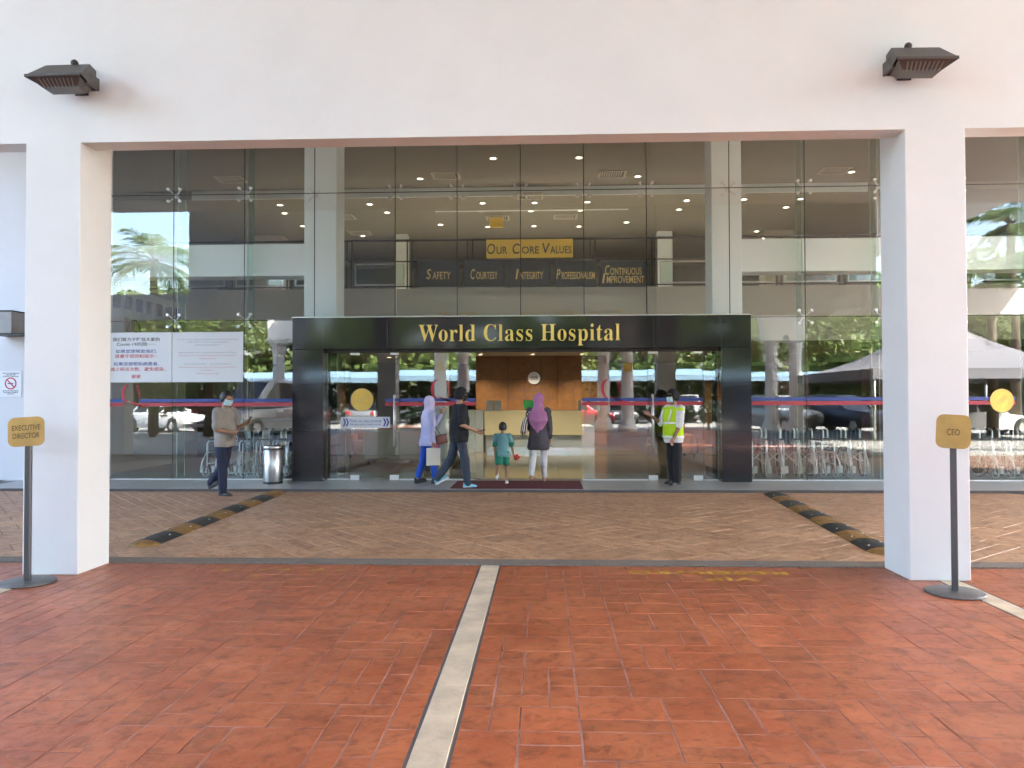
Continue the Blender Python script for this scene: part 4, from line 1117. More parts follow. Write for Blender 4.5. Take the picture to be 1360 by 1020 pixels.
# no smoking notice and projecting cabinet on the left wall
(xa, zt), (xb, zb) = pix(0, 493, 14.44), pix(28.5, 527, 14.44)
t = thing('no_smoking_sign', 'white no smoking notice on the wall at the left edge', 'sign', ((xa + xb) / 2, 14.445, (zt + zb) / 2))
hw, hh = (xb - xa) / 2, (zt - zb) / 2
MB().cbox(-hw, hw, -.006, 0, -hh, hh, .002).build('sheet', 'white_film', t)
MB().disc_y(0, -.009, -.006, .01, .115, 32, 0, .092).build('ring', 'ink_red', t)
b = MB().box(-.1, .1, -.010, -.0065, -.011, .011).xf(Matrix.Rotation(R(45), 4, 'Y')); b.v = [(x, y, z + .01) for x, y, z in b.v]; b.build('slash', 'ink_red', t)
MB().box(-.06, .05, -.0085, -.006, .0, .018).build('cigarette', 'ink_black', t)
for body, z, w in (('STRICTLY NO SMOKING', .205, .33), ('WITHIN THE', .175, .18), ('HOSPITAL COMPOUND', .145, .31), ('DILARANG MEROKOK', -.13, .31), ('DI DALAM KAWASAN', -.16, .29), ('HOSPITAL', -.19, .14)):
    text('lettering', body, .022, 'ink_black', t, (0, -.0062, z), extrude=.0006, width=w, bold=.02)
(xa, zt), (xb, zb) = pix(-20, 413, 13.9), pix(15, 443, 13.9)
t = thing('wall_cabinet', 'grey box on a dark bracket shelf high on the left wall', 'cabinet', ((xa + xb) / 2, 13.9, zb))
hw = (xb - xa) / 2; hh = zt - zb
MB().cbox(-hw, hw, 0, .54, .012, hh - .012, .006).build('body', 'grey_box', t)
MB().cbox(-hw - .01, hw + .01, -.01, .545, hh - .011, hh + .012, .004).build('top_frame', 'dark_metal', t)
MB().cbox(-hw - .01, hw + .45, -.01, .545, -.012, .011, .004).build('shelf', 'dark_metal', t)

# ------------------------------------------------------------------ what stands behind the viewer and shows in the glass
def leaf_mat(name, c1, c2):
    m, n, l, p = new_mat(name)
    g = n.new('ShaderNodeNewGeometry'); r = n.new('ShaderNodeValToRGB')
    r.color_ramp.elements[0].color = (*c1, 1); r.color_ramp.elements[1].color = (*c2, 1)
    l.new(g.outputs['Random Per Island'], r.inputs[0]); l.new(r.outputs[0], p.inputs['Base Color']); p.inputs['Roughness'].default_value = .55
    tr = n.new('ShaderNodeBsdfTranslucent'); l.new(r.outputs[0], tr.inputs[0])
    mx = n.new('ShaderNodeMixShader'); mx.inputs[0].default_value = .35
    l.new(p.outputs[0], mx.inputs[1]); l.new(tr.outputs[0], mx.inputs[2]); l.new(mx.outputs[0], n['Material Output'].inputs[0])
    return m
M['leaf'] = leaf_mat('leaf', (.07, .12, .022), (.17, .215, .06))
M['leaf_dark'] = leaf_mat('leaf_dark', (.05, .10, .02), (.13, .18, .04))
M['palm_leaf'] = leaf_mat('palm_leaf', (.06, .11, .035), (.15, .20, .08))
M['bark'] = mat('bark', (.11, .08, .055), .9, var=.4, vscale=6)
M['blue_roof'] = mat('blue_roof', (.17, .27, .35), .45)
M['tent_fabric'] = mat('tent_fabric', (.15, .15, .17), .7)  # fabric colour darkened to stand for its backlit shade
M['tyre'] = mat('tyre', (.02, .02, .02), .8)
M['car_glass'] = mat('car_glass', (.02, .025, .03), .05)
M['tail_red'] = mat('tail_red', (.45, .02, .02), .3)
M['head_lamp'] = mat('head_lamp', (.7, .72, .74), .15)

def tree_meshes(seed, h, rad, nleaf, m='leaf'):
    q = random.Random(seed); tr = MB(); tips = []
    trunk_h = h * .24
    tr.tube([(0, 0, -.1), (q.uniform(-.1, .1), q.uniform(-.1, .1), trunk_h * .5), (q.uniform(-.2, .2), q.uniform(-.2, .2), trunk_h)], [.22, .17, .14], 8)
    blobs = []
    for k in range(11):
        an = 2 * math.pi * k / 11 + q.uniform(-.3, .3); rr = rad * q.uniform(.25, .8); z = h * q.uniform(.30, .88)
        c = Vector((rr * math.cos(an), rr * math.sin(an), z)); blobs.append((c, rad * q.uniform(.32, .5)))
        tr.tube([(0, 0, trunk_h * q.uniform(.7, 1)), c * .55 + Vector((0, 0, trunk_h * .35)), c], [.09, .055, .02], 6)
    blobs.append((Vector((0, 0, h * .9)), rad * .45))
    cr = MB()
    for _ in range(nleaf):
        c, r = q.choice(blobs)
        d = Vector((q.gauss(0, 1), q.gauss(0, 1), q.gauss(0, 1))).normalized() * (r * q.random() ** .4)
        p = c + Vector((d.x, d.y, d.z * .75)); s_ = q.uniform(.16, .34)
        a = Vector((q.gauss(0, 1), q.gauss(0, 1), q.gauss(0, .6))).normalized(); b = a.cross(Vector((q.gauss(0, 1), q.gauss(0, 1), q.gauss(0, 1)))).normalized()
        cr.add([p - a * s_, p + b * s_ * .45, p + a * s_, p - b * s_ * .45], [(0, 1, 2, 3)])
    return tr.mesh('trunk', 'bark', False), cr.mesh('crown', m, False)
TV = [tree_meshes(1, 11, 4.2, 6500), tree_meshes(2, 12.5, 4.6, 7000), tree_meshes(3, 9.5, 4.0, 6000, 'leaf_dark')]
q = random.Random(5); k = 0
for row, (y0, x0, x1, st) in enumerate(((-37, -52, 48, 6.2), (-50, -64, 60, 7.5))):
    x = x0
    while x < x1:
        t = thing('leafy_tree', 'leafy green tree behind the blue parking roofs, mirrored in the glass', 'tree', (x + q.uniform(-1, 1), y0 + q.uniform(-2.5, 2.5), -.05), q.uniform(0, 6), 'trees beyond the car park')
        s_ = q.uniform(.85, 1.15) * (1.25 if row else 1); t.scale = (s_, s_, s_)
        a, b = TV[k % 3 if q.random() < .8 else 1]; link('trunk', a, t); link('crown', b, t); k += 1; x += st
for x, y, lb, s_ in ((-16.6, -3.2, 'dark tree close by at the left, mirrored under the notices', .62),):
    t = thing('leafy_tree', lb, 'tree', (x, y, -.05), .4, 'near trees'); t.scale = (s_, s_, s_)
    link('trunk', TV[2][0], t); link('crown', TV[2][1], t)

def feather_leaf(mb, base, out, length, q, n=26):
    """A feather palm leaf: an arching stalk with narrow leaflets down both sides."""
    up = Vector((0, 0, 1)); side = out.cross(up)
    if side.length < .01: side = Vector((1, 0, 0))
    side.normalize(); P = []
    for k in range(n + 1):
        f = k / n; P.append(base + out * length * f - up * (length * .42 * f * f))
    mb.tube(P[::4] + [P[-1]], [.028 - .022 * k / (len(P[::4])) for k in range(len(P[::4]) + 1)], 5, 1)
    for k in range(3, n + 1):
        f = k / n; L = length * (.10 + .26 * math.sin(math.pi * min(1, f * .85 + .1))) * q.uniform(.85, 1.1); t = (P[k] - P[k - 1]).normalized()
        for s_ in (-1, 1):
            d = (side * s_ * .8 + t * .62 - up * q.uniform(.05, .4)).normalized(); w = t * .022
            m_ = P[k] + d * L * .5 + up * .03; e = P[k] + d * L - up * (.18 * L)
            mb.add([P[k] - w * .5, P[k] + w * .5, m_ + w, e, m_ - w], [(0, 1, 2, 3, 4)], 0)
def palm(x, y, h, rad, label, seed, n=20):
    q = random.Random(seed); t = thing('palm_tree', label, 'palm', (x, y, -.05), 0, 'palms around the portico')
    MB().tube([(0, 0, 0), (.05, .03, h * .5), (.0, .0, h)], [.24, .17, .16], 10).build('trunk', 'bark', t)
    for k in range(n):
        an = 2 * math.pi * k * .382 + q.uniform(-.2, .2); el = R(q.uniform(-25, 75)); f = MB()
        d = Vector((math.cos(an) * math.cos(el), math.sin(an) * math.cos(el), math.sin(el)))
        feather_leaf(f, Vector((0, 0, h)), d, rad * q.uniform(.85, 1.15), q)
        f.build('frond', ['palm_leaf', 'bark'], t, False)
palm(-18.0, -6.0, 8.0, 2.9, 'tall palm mirrored in the upper left panes', 3, 22)
palm(-14.3, -3.6, 3.0, 1.9, 'short palm mirrored beside the white notices', 4)
palm(20.6, -5.8, 9.3, 2.4, 'tall palm mirrored at the right edge', 5)
palm(18.6, -4.0, 6.6, 2.4, 'lower palm mirrored at the right edge', 6)
palm(-6.0, -10.5, .8, 1.4, 'low palm clump mirrored beside the lavender hijab', 8, 16)

hd_ = MB()
for _ in range(16000):
    p = Vector((q.uniform(-60, 55), -33.5 + q.gauss(0, .8), abs(q.gauss(0, 1)) * 1.5 + q.uniform(0, 2.2))); s_ = q.uniform(.18, .42)
    a = Vector((q.gauss(0, 1), q.gauss(0, .6), q.gauss(0, .6))).normalized(); b = a.cross(Vector((q.gauss(0, 1), q.gauss(0, 1), q.gauss(0, 1)))).normalized()
    hd_.add([p - a * s_, p + b * s_ * .6, p + a * s_, p - b * s_ * .6], [(0, 1, 2, 3)])
tag(hd_.build('boundary_hedge', 'leaf_dark', None, False), 'long dense green hedge along the back of the car park', kind='stuff')
# covered parking
def carport(y, z, x0, x1, label):
    t = thing('carport', label, 'carport', (0, y, 0), 0, 'blue roofed parking shelters')
    n = int((x1 - x0) / .13); V = []; F = []
    for k in range(n + 1):
        x = x0 + (x1 - x0) * k / n; dz = .018 * (k % 2)
        V += [(x, 2.6, z - .12 + dz), (x, .2, z + .32 + dz), (x, -2.6, z - .12 + dz)]
    for k in range(n): F += [(3 * k, 3 * k + 3, 3 * k + 4, 3 * k + 1), (3 * k + 1, 3 * k + 4, 3 * k + 5, 3 * k + 2)]
    MB().add(V, F).build('roof_sheet', 'blue_roof', t, False)
    MB().box(x0, x1, 2.52, 2.6, z - .42, z - .13).build('fascia', 'blue_roof', t)
    x = x0 + 1
    while x < x1:
        MB().box(x - .05, x + .05, 0, .1, 0, z + .28).build('post', 'dark_metal', t); MB().box(x - .03, x + .03, -2.5, 2.5, z - .2, z - .12).build('rafter', 'dark_metal', t); x += 5
carport(-21, 3.05, -48, 10, 'blue roofed parking shelter mirrored across the doors'); carport(-31, 3.3, -50, 40, 'farther blue roofed parking shelter under the trees')

def bevel(mb, off, seg=2):
    me = mb.mesh('b', 'tyre'); bm = bmesh.new(); bm.from_mesh(me); bpy.data.meshes.remove(me)
    bmesh.ops.bevel(bm, geom=bm.edges[:], offset=off, segments=seg, affect='EDGES', profile=.6)
    out = MB(); bm.verts.ensure_lookup_table(); out.add([v.co[:] for v in bm.verts], [tuple(v.index for v in f.verts) for f in bm.faces], 0, True); bm.free(); return out
CARP = {}
def car(label, x, y, rz, col, kind='suv', name='parked_car'):
    L, W, H, hood, belt, c0, c1, r0, r1 = {'suv': (4.6, 1.85, 1.75, 1.05, 1.08, -.95, 2.25, -.25, 1.95), 'sedan': (4.5, 1.75, 1.46, .86, .95, -.95, 1.70, -.15, 1.0),
        'hatch': (3.8, 1.68, 1.5, .92, .98, -.85, 1.85, -.15, 1.45), 'van': (5.2, 1.95, 2.5, 1.15, 1.3, -1.9, 2.55, -.85, 2.5)}[kind]
    t = thing(name, label, 'van' if kind == 'van' else 'car', (x, y, -.01), rz, 'cars parked around the forecourt')
    key = 'paint_%.2f_%.2f_%.2f' % col
    if key not in M: M[key] = mat(key, col, .25, .35 if max(col) < .7 else 0)
    h2 = L / 2; g = .22
    side = [(-h2, .42), (-h2 + .05, hood - .22), (-h2 + .25, hood - .08), (c0, hood + .03), (c1 if kind != 'sedan' else 1.75, belt), (h2 - .12, belt - .06 if kind == 'sedan' else belt), (h2, belt - .3), (h2 - .02, .40), (h2 - .3, g), (-h2 + .3, g)]
    bevel(MB().prism(side, 'X', -W / 2, W / 2), .05).build('body', key, t)
    a, b = W / 2 - .06, W / 2 - (.2 if kind != 'van' else .12)
    zb, zt = belt - .05, H
    cab = [(-a, c0, zb), (a, c0, zb), (a, c1, zb), (-a, c1, zb), (-b, r0, zt), (b, r0, zt), (b, r1, zt), (-b, r1, zt)]
    bevel(MB().add(cab, [(3, 2, 1, 0), (4, 5, 6, 7), (0, 1, 5, 4), (1, 2, 6, 5), (2, 3, 7, 6), (3, 0, 4, 7)]), .06).build('cabin', key, t)
    def win(nm_, i0, i1, i2, i3, u0, u1, v0, v1):
        P = [Vector(cab[i]) for i in (i0, i1, i2, i3)]
        def at_(u, v): return (P[0] * (1 - u) + P[1] * u) * (1 - v) + (P[3] * (1 - u) + P[2] * u) * v
        n = (P[1] - P[0]).cross(P[3] - P[0]).normalized(); q4 = [at_(u0, v0), at_(u1, v0), at_(u1, v1), at_(u0, v1)]
        MB().add([p + n * .006 for p in q4] + [p - n * .02 for p in q4], [(0, 1, 2, 3), (7, 6, 5, 4), (0, 4, 5, 1), (1, 5, 6, 2), (2, 6, 7, 3), (3, 7, 4, 0)]).build(nm_, 'car_glass', t)
    win('windscreen', 0, 1, 5, 4, .06, .94, .12, .92); win('rear_window', 2, 3, 7, 6, .08, .92, .3, .9)
    for (i0, i1, i2, i3) in ((1, 2, 6, 5), (3, 0, 4, 7)):
        win('side_window', i0, i1, i2, i3, .10, .49, .14, .88); win('side_window', i0, i1, i2, i3, .53, .90, .14, .88)
    wr = .33 if kind != 'van' else .36
    for s_ in (-1, 1):
        for yy in (-h2 + .85, h2 - .85):
            w = MB().disc_y(0, -.11, .11, 0, wr, 24).xf(Matrix.Rotation(math.pi / 2, 4, 'Z')); wo = w.build('wheel', 'tyre', t); wo.location = (s_ * (W / 2 - .09), yy, wr)
            MB().disc_y(0, -.012, .012, 0, wr * .62, 20).xf(Matrix.Rotation(math.pi / 2, 4, 'Z')).build('rim', 'chrome', wo).location = (s_ * .115, 0, 0)
            MB().disc_y(0, -.01, .01, 0, wr + .06, 24).xf(Matrix.Rotation(math.pi / 2, 4, 'Z')).build('wheel_arch', 'black_plastic', t).location = (s_ * (W / 2 - .004), yy, wr + .02)
        MB().cbox(s_ * (W / 2 - .28) - .17, s_ * (W / 2 - .28) + .17, -h2 - .005, -h2 + .1, hood - .32, hood - .2, .02).build('headlight', 'head_lamp', t)
        MB().cbox(s_ * (W / 2 - .15) - .1, s_ * (W / 2 - .15) + .1, h2 - .08, h2 + .01, belt - .32, belt - .1, .02).build('tail_light', 'tail_red', t)
        MB().cbox(s_ * (W / 2 + .09) - .09, s_ * (W / 2 + .09) + .09, c0 + .35, c0 + .47, belt, belt + .13, .03).build('wing_mirror', key, t)
    MB().cbox(-.5, .5, -h2 - .012, -h2 + .05, .50, hood - .36, .02).build('grille', 'black_plastic', t)
    MB().box(-.26, .26, -h2 - .02, -h2 - .012, .40, .49).build('number_plate', 'ink_black', t)
    return t
P2 = math.pi / 2
car('silver grey sport utility car mirrored right of the portal', 11.6, -10.6, math.pi - .55, (.30, .32, .32), 'suv')
car('dark blue car mirrored next to the silver one', 14.6, -9.6, math.pi - .5, (.02, .03, .07), 'suv')
car('white car mirrored at the right edge behind the gold seal', 19.0, -5.8, P2, (.78, .78, .77), 'sedan')
car('red hatchback mirrored in the panel right of the open doorway', 1.9, -13.5, P2, (.50, .03, .05), 'hatch')
car('white car mirrored under the notices on the left glass', -18.6, -8.5, P2 + .4, (.76, .76, .76), 'sedan')
v = car('silver ambulance van mirrored beside the left portal jamb', -12.6, -6.4, math.pi + .5, (.55, .56, .57), 'van', 'ambulance_van')
text('lettering', 'AMBULANCE', .22, 'ink_red', v, (0, -2.32, 1.22), width=1.3).rotation_euler = (-R(20), 0, 0)
cols = [(.76, .76, .75), (.10, .10, .11), (.45, .46, .47), (.30, .02, .03), (.05, .07, .16), (.70, .70, .68), (.20, .21, .22), (.74, .74, .74), (.09, .16, .12)]
for k in range(12):
    x = -36 + k * 4.1
    cn = ['white', 'black', 'silver', 'dark red', 'navy', 'off white', 'dark grey', 'bright white', 'dark green'][k % 9]
    car(f'{cn} car parked under the blue roof, number {k + 1} from the left' if False else f'{cn} car parked under the blue roof' + (', left half' if k < 9 else ', right end'), x, -21 + q.uniform(-.4, .4), math.pi if k % 3 else 0, cols[k % 9], ['sedan', 'hatch', 'suv'][k % 3])

# marquee tent
t = thing('marquee_tent', 'grey peaked marquee tent mirrored in the right panes', 'tent', (16.2, -3.6, 0))
ap, ev, hw = 4.9, 2.65, 4.4
N = 10; mb = MB()
for s_ in range(4):
    rot = Matrix.Rotation(s_ * P2, 4, 'Z'); V = []; F = []
    for j in range(N + 1):
        f = j / N; z = ev + (ap - ev) * (f ** 1.7)
        for i in range(N + 1): V.append(rot @ Vector((hw * (1 - f) * (2 * i / N - 1), -hw * (1 - f), z - .05 * math.sin(math.pi * i / N) * (1 - f))))
    for j in range(N):
        for i in range(N): F.append((j * (N + 1) + i, j * (N + 1) + i + 1, (j + 1) * (N + 1) + i + 1, (j + 1) * (N + 1) + i))
    mb.add(V, F, 0, True)
mb.build('canopy', 'tent_fabric', t)
for s_ in range(4):
    MB().box(-hw, hw, -hw - .01, -hw + .01, ev - .38, ev).xf(Matrix.Rotation(s_ * P2, 4, 'Z')).build('valance', 'tent_fabric', t)
    MB().tube([(hw - .08, hw - .08, 0), (hw - .08, hw - .08, ev)], .05, 8).xf(Matrix.Rotation(s_ * P2, 4, 'Z')).build('pole', 'steel', t)
# clipped round shrubs
for k, (x, y) in enumerate(((6.9, -9.7), (8.2, -9.9))):
    t = thing('round_shrub', ['left', 'right'][k] + ' clipped ball shrub mirrored beside the guard', 'shrub', (x, y, 0), 0, 'clipped ball shrubs')
    MB().tube([(0, 0, 0), (0, 0, .5)], .05, 8).build('stem', 'bark', t); f = MB()
    for _ in range(1500):
        d = Vector((q.gauss(0, 1), q.gauss(0, 1), q.gauss(0, 1))).normalized(); p = d * q.uniform(.48, .6) + Vector((0, 0, .85)); a = d.cross(Vector((q.gauss(0, 1), q.gauss(0, 1), q.gauss(0, 1)))).normalized(); b = (d.cross(a) + d * q.uniform(-.5, .5)).normalized()
        f.add([p - a * .03, p + b * .05, p + a * .03, p - b * .05], [(0, 1, 2, 3)])
    f.build('foliage', 'leaf_dark', t, False)
# ------------------------------------------------------------------ people
M['skin'] = mat('skin', (.40, .215, .13), .5, var=.12, vscale=30)
M['skin_dark'] = mat('skin_dark', (.32, .17, .10), .5, var=.12, vscale=30)
M['hair'] = mat('hair', (.012, .010, .009), .45, bump=.3, bscale=120)
def cloth(name, col, var=.12, scale=7, bump=.35): return mat(name, col, .85, var=var, vscale=scale, bump=bump, bscale=16, world_pos=False)
M['cl_grey'] = cloth('cl_grey', (.33, .295, .26)); M['cl_navy'] = cloth('cl_navy', (.018, .024, .055)); M['cl_lav'] = cloth('cl_lav', (.47, .48, .74))
M['cl_lav_pale'] = cloth('cl_lav_pale', (.60, .56, .80)); M['cl_blue'] = cloth('cl_blue', (.02, .09, .50)); M['cl_black'] = cloth('cl_black', (.012, .012, .014))
M['cl_denim'] = cloth('cl_denim', (.035, .048, .075)); M['cl_teal'] = cloth('cl_teal', (.16, .36, .37)); M['cl_green'] = cloth('cl_green', (.02, .22, .14))
M['cl_mauve'] = cloth('cl_mauve', (.47, .19, .36)); M['cl_charcoal'] = cloth('cl_charcoal', (.085, .075, .09)); M['cl_white'] = cloth('cl_white', (.72, .71, .72), .06)
M['hi_vis'] = cloth('hi_vis', (.58, .82, .02), .08); M['reflect_band'] = mat('reflect_band', (.80, .82, .74), .35)
M['mask_blue'] = mat('mask_blue', (.50, .72, .80), .8); M['shoe_white'] = mat('shoe_white', (.70, .70, .70), .5); M['shoe_blue'] = mat('shoe_blue', (.18, .48, .62), .5)
M['shoe_black'] = mat('shoe_black', (.012, .012, .012), .4); M['leather_brown'] = mat('leather_brown', (.18, .06, .045), .5); M['red_toy'] = mat('red_toy', (.75, .05, .04), .4)
M['paper'] = mat('paper', (.78, .75, .66), .7); M['pink_cloth'] = cloth('pink_cloth', (.55, .14, .25))
def stripe_mat():
    m, n, l, p = new_mat('striped_bag'); tc = n.new('ShaderNodeTexCoord'); w = n.new('ShaderNodeTexWave'); w.inputs['Scale'].default_value = 9; w.inputs['Distortion'].default_value = 2.5
    w.inputs['Detail'].default_value = 2; l.new(tc.outputs['Object'], w.inputs['Vector']); r = n.new('ShaderNodeValToRGB'); r.color_ramp.interpolation = 'CONSTANT'
    r.color_ramp.elements[0].color = (.03, .025, .03, 1); r.color_ramp.elements[1].color = (.68, .62, .55, 1); r.color_ramp.elements[1].position = .42
    l.new(w.outputs['Fac'], r.inputs[0]); l.new(r.outputs[0], p.inputs['Base Color']); p.inputs['Roughness'].default_value = .8; return m
M['striped_bag'] = stripe_mat()

def cap(mb, p0, p1, r0, r1, n=12, flat=1.0):
    """Tapered limb with rounded ends."""
    p0, p1 = Vector(p0), Vector(p1); d = (p1 - p0); L = d.length; d = d / L if L > 1e-6 else Vector((0, 0, 1))
    P, Rr = [], []
    for k in range(4): a = R(10 + 26.6 * k); P.append(p0 - d * r0 * math.cos(a)); Rr.append(r0 * math.sin(a))
    for k in range(1, 4): P.append(p0 + d * L * k / 4); Rr.append(r0 + (r1 - r0) * k / 4)
    for k in range(4): a = R(90 - 26.6 * k); P.append(p1 + d * r1 * math.cos(a)); Rr.append(max(r1 * math.sin(a), .001))
    mb.tube(P, Rr, n); return mb
def rings(mb, rows, n=20):
    """Closed loft of horizontal ellipses: (centre, rx, ry)."""
    V = []; F = []; k = len(rows)
    for (c, rx, ry) in rows:
        for q in range(n): an = 2 * math.pi * q / n; V.append((c[0] + rx * math.cos(an), c[1] + ry * math.sin(an), c[2]))
    for j in range(k - 1):
        for q in range(n): F.append((j * n + q, j * n + (q + 1) % n, (j + 1) * n + (q + 1) % n, (j + 1) * n + q))
    F.append(tuple(range(n))[::-1]); F.append(tuple((k - 1) * n + q for q in range(n)))
    return mb.add(V, F, 0, True)
def fuse(mb, name, m, parent, voxel=.009, smooth=3, wrinkle=0.0, seed=0):
    """Melt overlapping shapes into one continuous skin."""
    me = mb.mesh('f', m, False)
    bm = bmesh.new(); bm.from_mesh(me); bmesh.ops.recalc_face_normals(bm, faces=bm.faces); bm.to_mesh(me); bm.free()
    def setup(o):
        r = o.modifiers.new('r', 'REMESH'); r.mode = 'VOXEL'; r.voxel_size = voxel
        s = o.modifiers.new('s', 'SMOOTH'); s.factor = .5; s.iterations = smooth
    out = evaluate(me, setup); out.name = name
    if wrinkle:
        from mathutils import noise as nz
        out.calc_loop_triangles(); nr = [v.normal.copy() for v in out.vertices]
        for v, n_ in zip(out.vertices, nr):
            c = v.co; v.co = c + n_ * (wrinkle * (nz.noise(Vector((c.x * 9 + seed, c.y * 9, c.z * 16))) + .5 * nz.noise(Vector((c.x * 22, c.y * 22 + seed, c.z * 34)))))
    out.materials.clear(); out.materials.append(M[m])
    for p in out.polygons: p.use_smooth = True; p.material_index = 0
    return link(name, out, parent)

def rotx(a): return Matrix.Rotation(a, 3, 'X')
class Pose: pass
def figure(H, legs, arms, lean=0.0, fem=False, child=False, head_pitch=0.0, head_yaw=0.0):
    """Joints of a standing or walking figure facing +Y; angles in degrees, forward positive. legs/arms: [left(-X), right(+X)]."""
    J = Pose(); J.H = H; hd = .158 if child else .136
    sw, hw = (.100 if fem else .113) * H, .052 * H
    th, sh, an = .245 * H, .235 * H, .042 * H
    J.hip, J.knee, J.ank, J.footdir = [], [], [], []
    drop = []
    for (a, kb, ab, fp) in legs:
        drop.append(th * math.cos(R(a)) + sh * math.cos(R(a - kb)) + an * 1.0 + (0.06 * H * math.sin(R(max(fp, 0))) if fp > 0 else 0))
    pz = max(drop) ; J.pelvis = Vector((0, 0, pz))
    for i, (a, kb, ab, fp) in enumerate(legs):
        s = -1 if i == 0 else 1
        h = Vector((s * hw, 0, pz)); k = h + Vector((s * th * math.sin(R(ab)), th * math.sin(R(a)), -th * math.cos(R(a)))); b = a - kb
        n_ = k + Vector((0, sh * math.sin(R(b)), -sh * math.cos(R(b))))
        J.hip.append(h); J.knee.append(k); J.ank.append(n_); J.footdir.append(-fp)
    ln = Matrix.Rotation(-R(lean), 3, 'X')
    up = lambda x, y, z: J.pelvis + ln @ Vector((x, y, z))
    J.up = up; J.ln = ln
    J.neck = up(0, 0, .315 * H); J.head = J.neck + ln @ Vector((0, .012 * H, (.034 + hd / 2) * H)); J.hd = hd * H
    J.sho, J.elb, J.wri, J.hand = [], [], [], []
    for i, (a, ab, e, inw) in enumerate(arms):
        s = -1 if i == 0 else 1
        S = up(s * sw, 0, .285 * H)
        d = Vector((s * math.sin(R(ab)), math.sin(R(a)) * math.cos(R(ab)), -math.cos(R(a)) * math.cos(R(ab)))); E_ = S + d * .172 * H
        f = Vector((-s * math.sin(R(inw)), math.sin(R(a + e)) * math.cos(R(inw)), -math.cos(R(a + e)) * math.cos(R(inw)))); W = E_ + f * .150 * H
        J.sho.append(S); J.elb.append(E_); J.wri.append(W); J.hand.append((W + f * .045 * H, f))
    J.headrot = Matrix.Rotation(R(head_yaw), 3, 'Z') @ Matrix.Rotation(-R(head_pitch), 3, 'X')
    J.fem = fem; return J
def body(J, parent, m='skin', feet=False):
    mb = MB(); H = J.H
    g = .92
    rows = [(J.up(0, 0, z * H), rx * H * g, ry * H * g) for z, rx, ry in ((-.045, .05, .045), (-.01, .085, .062), (.05, .088, .062), (.11, .075, .055), (.20, .088, .06), (.27, .085, .05), (.30, .05, .038), (.33, .034, .034))]
    rings(mb, rows)
    cap(mb, J.up(0, -.005 * H, .29 * H), J.neck + (J.head - J.neck) * .5, .036 * H, .033 * H)
    h = J.hd; c = J.head; q = J.headrot
    mb.sphere((0, 0, 0), 1, 16, 12); n0 = len(mb.v)
    for i in range(n0 - 17 * 13 if False else n0 - 16 * 13, n0):
        x, y, z = mb.v[i]; jaw = .78 if z < -.2 else 1.0
        mb.v[i] = tuple(c + q @ Vector((x * h * .375 * (jaw if z < -.2 else 1), y * h * .46 + (.02 * h if z < 0 else 0), z * h * .52)))
    P = lambda x, y, z: c + q @ Vector((x * h, y * h, z * h))
    cap(mb, P(0, .44, .06), P(0, .52, -.09), .030 * h * 1.2, .05 * h)          # nose
    cap(mb, P(-.05, .40, -.25), P(.05, .40, -.25), .055 * h, .055 * h)       # lips
    cap(mb, P(0, .34, -.42), P(0, .38, -.40), .10 * h, .09 * h)              # chin
    for s in (-1, 1):
        cap(mb, P(s * .375, .0, .06), P(s * .385, .0, -.10), .05 * h, .04 * h)  # ears
        cap(mb, P(s * .12, .41, .09), P(s * .24, .36, .08), .035 * h, .03 * h)  # brow
    for i in (0, 1):
        s = -1 if i == 0 else 1
        cap(mb, J.sho[i], J.elb[i], .033 * H, .025 * H); cap(mb, J.elb[i], J.wri[i], .025 * H, .016 * H)
        hc, f = J.hand[i]; W = J.wri[i]
        side = f.cross(Vector((1, 0, 0)) if abs(f.x) < .8 else Vector((0, 0, 1))).normalized(); nrm = f.cross(side).normalized()
        k = H / 1.7
        cap(mb, W, W + f * .05 * k, .017 * H * .95, .018 * k)
        for j in (-1, 0, 1): cap(mb, W + f * .03 * k + side * .016 * j * k, W + f * .085 * k + side * .018 * j * k, .017 * k, .013 * k, 8)
        for j, L in enumerate((.062, .072, .068, .052)):
            o = side * (j - 1.5) * .0185 * k; b0 = W + f * .085 * k + o; cu = nrm * (-s) * .012 * k
            m1 = b0 + f * L * .5 * k + cu; e1 = b0 + f * L * .85 * k + cu * 3.2
            cap(mb, b0, m1, .0088 * k, .008 * k, 8); cap(mb, m1, e1, .008 * k, .0068 * k, 8)
        t0 = W + f * .03 * k - side * .028 * k; t1 = t0 - side * .022 * k + f * .032 * k - nrm * s * .012 * k; cap(mb, t0, t1, .0115 * k, .0095 * k, 8); cap(mb, t1, t1 + f * .028 * k - nrm * s * .008 * k, .0095 * k, .008 * k, 8)
        cap(mb, J.hip[i], J.knee[i], .050 * H, .034 * H); cap(mb, J.knee[i], J.ank[i], .034 * H, .021 * H)
        fd = Matrix.Rotation(R(J.footdir[i]), 3, 'X')
        cap(mb, J.ank[i] + fd @ Vector((0, -.015 * H, -.018 * H)), J.ank[i] + fd @ Vector((0, .085 * H, -.030 * H)), .020 * H, .014 * H)
    return fuse(mb, 'body', m, parent, .0085 * max(.75, H / 1.7), 2)
def eyes(J, parent):
    h = J.hd; e = MB()
    for s in (-1, 1):
        p = J.head + J.headrot @ Vector((s * .16 * h, .405 * h, .02 * h)); e.sphere(p, .045 * h, 8, 6)
    return e.build('eyes', 'ink_black', parent)
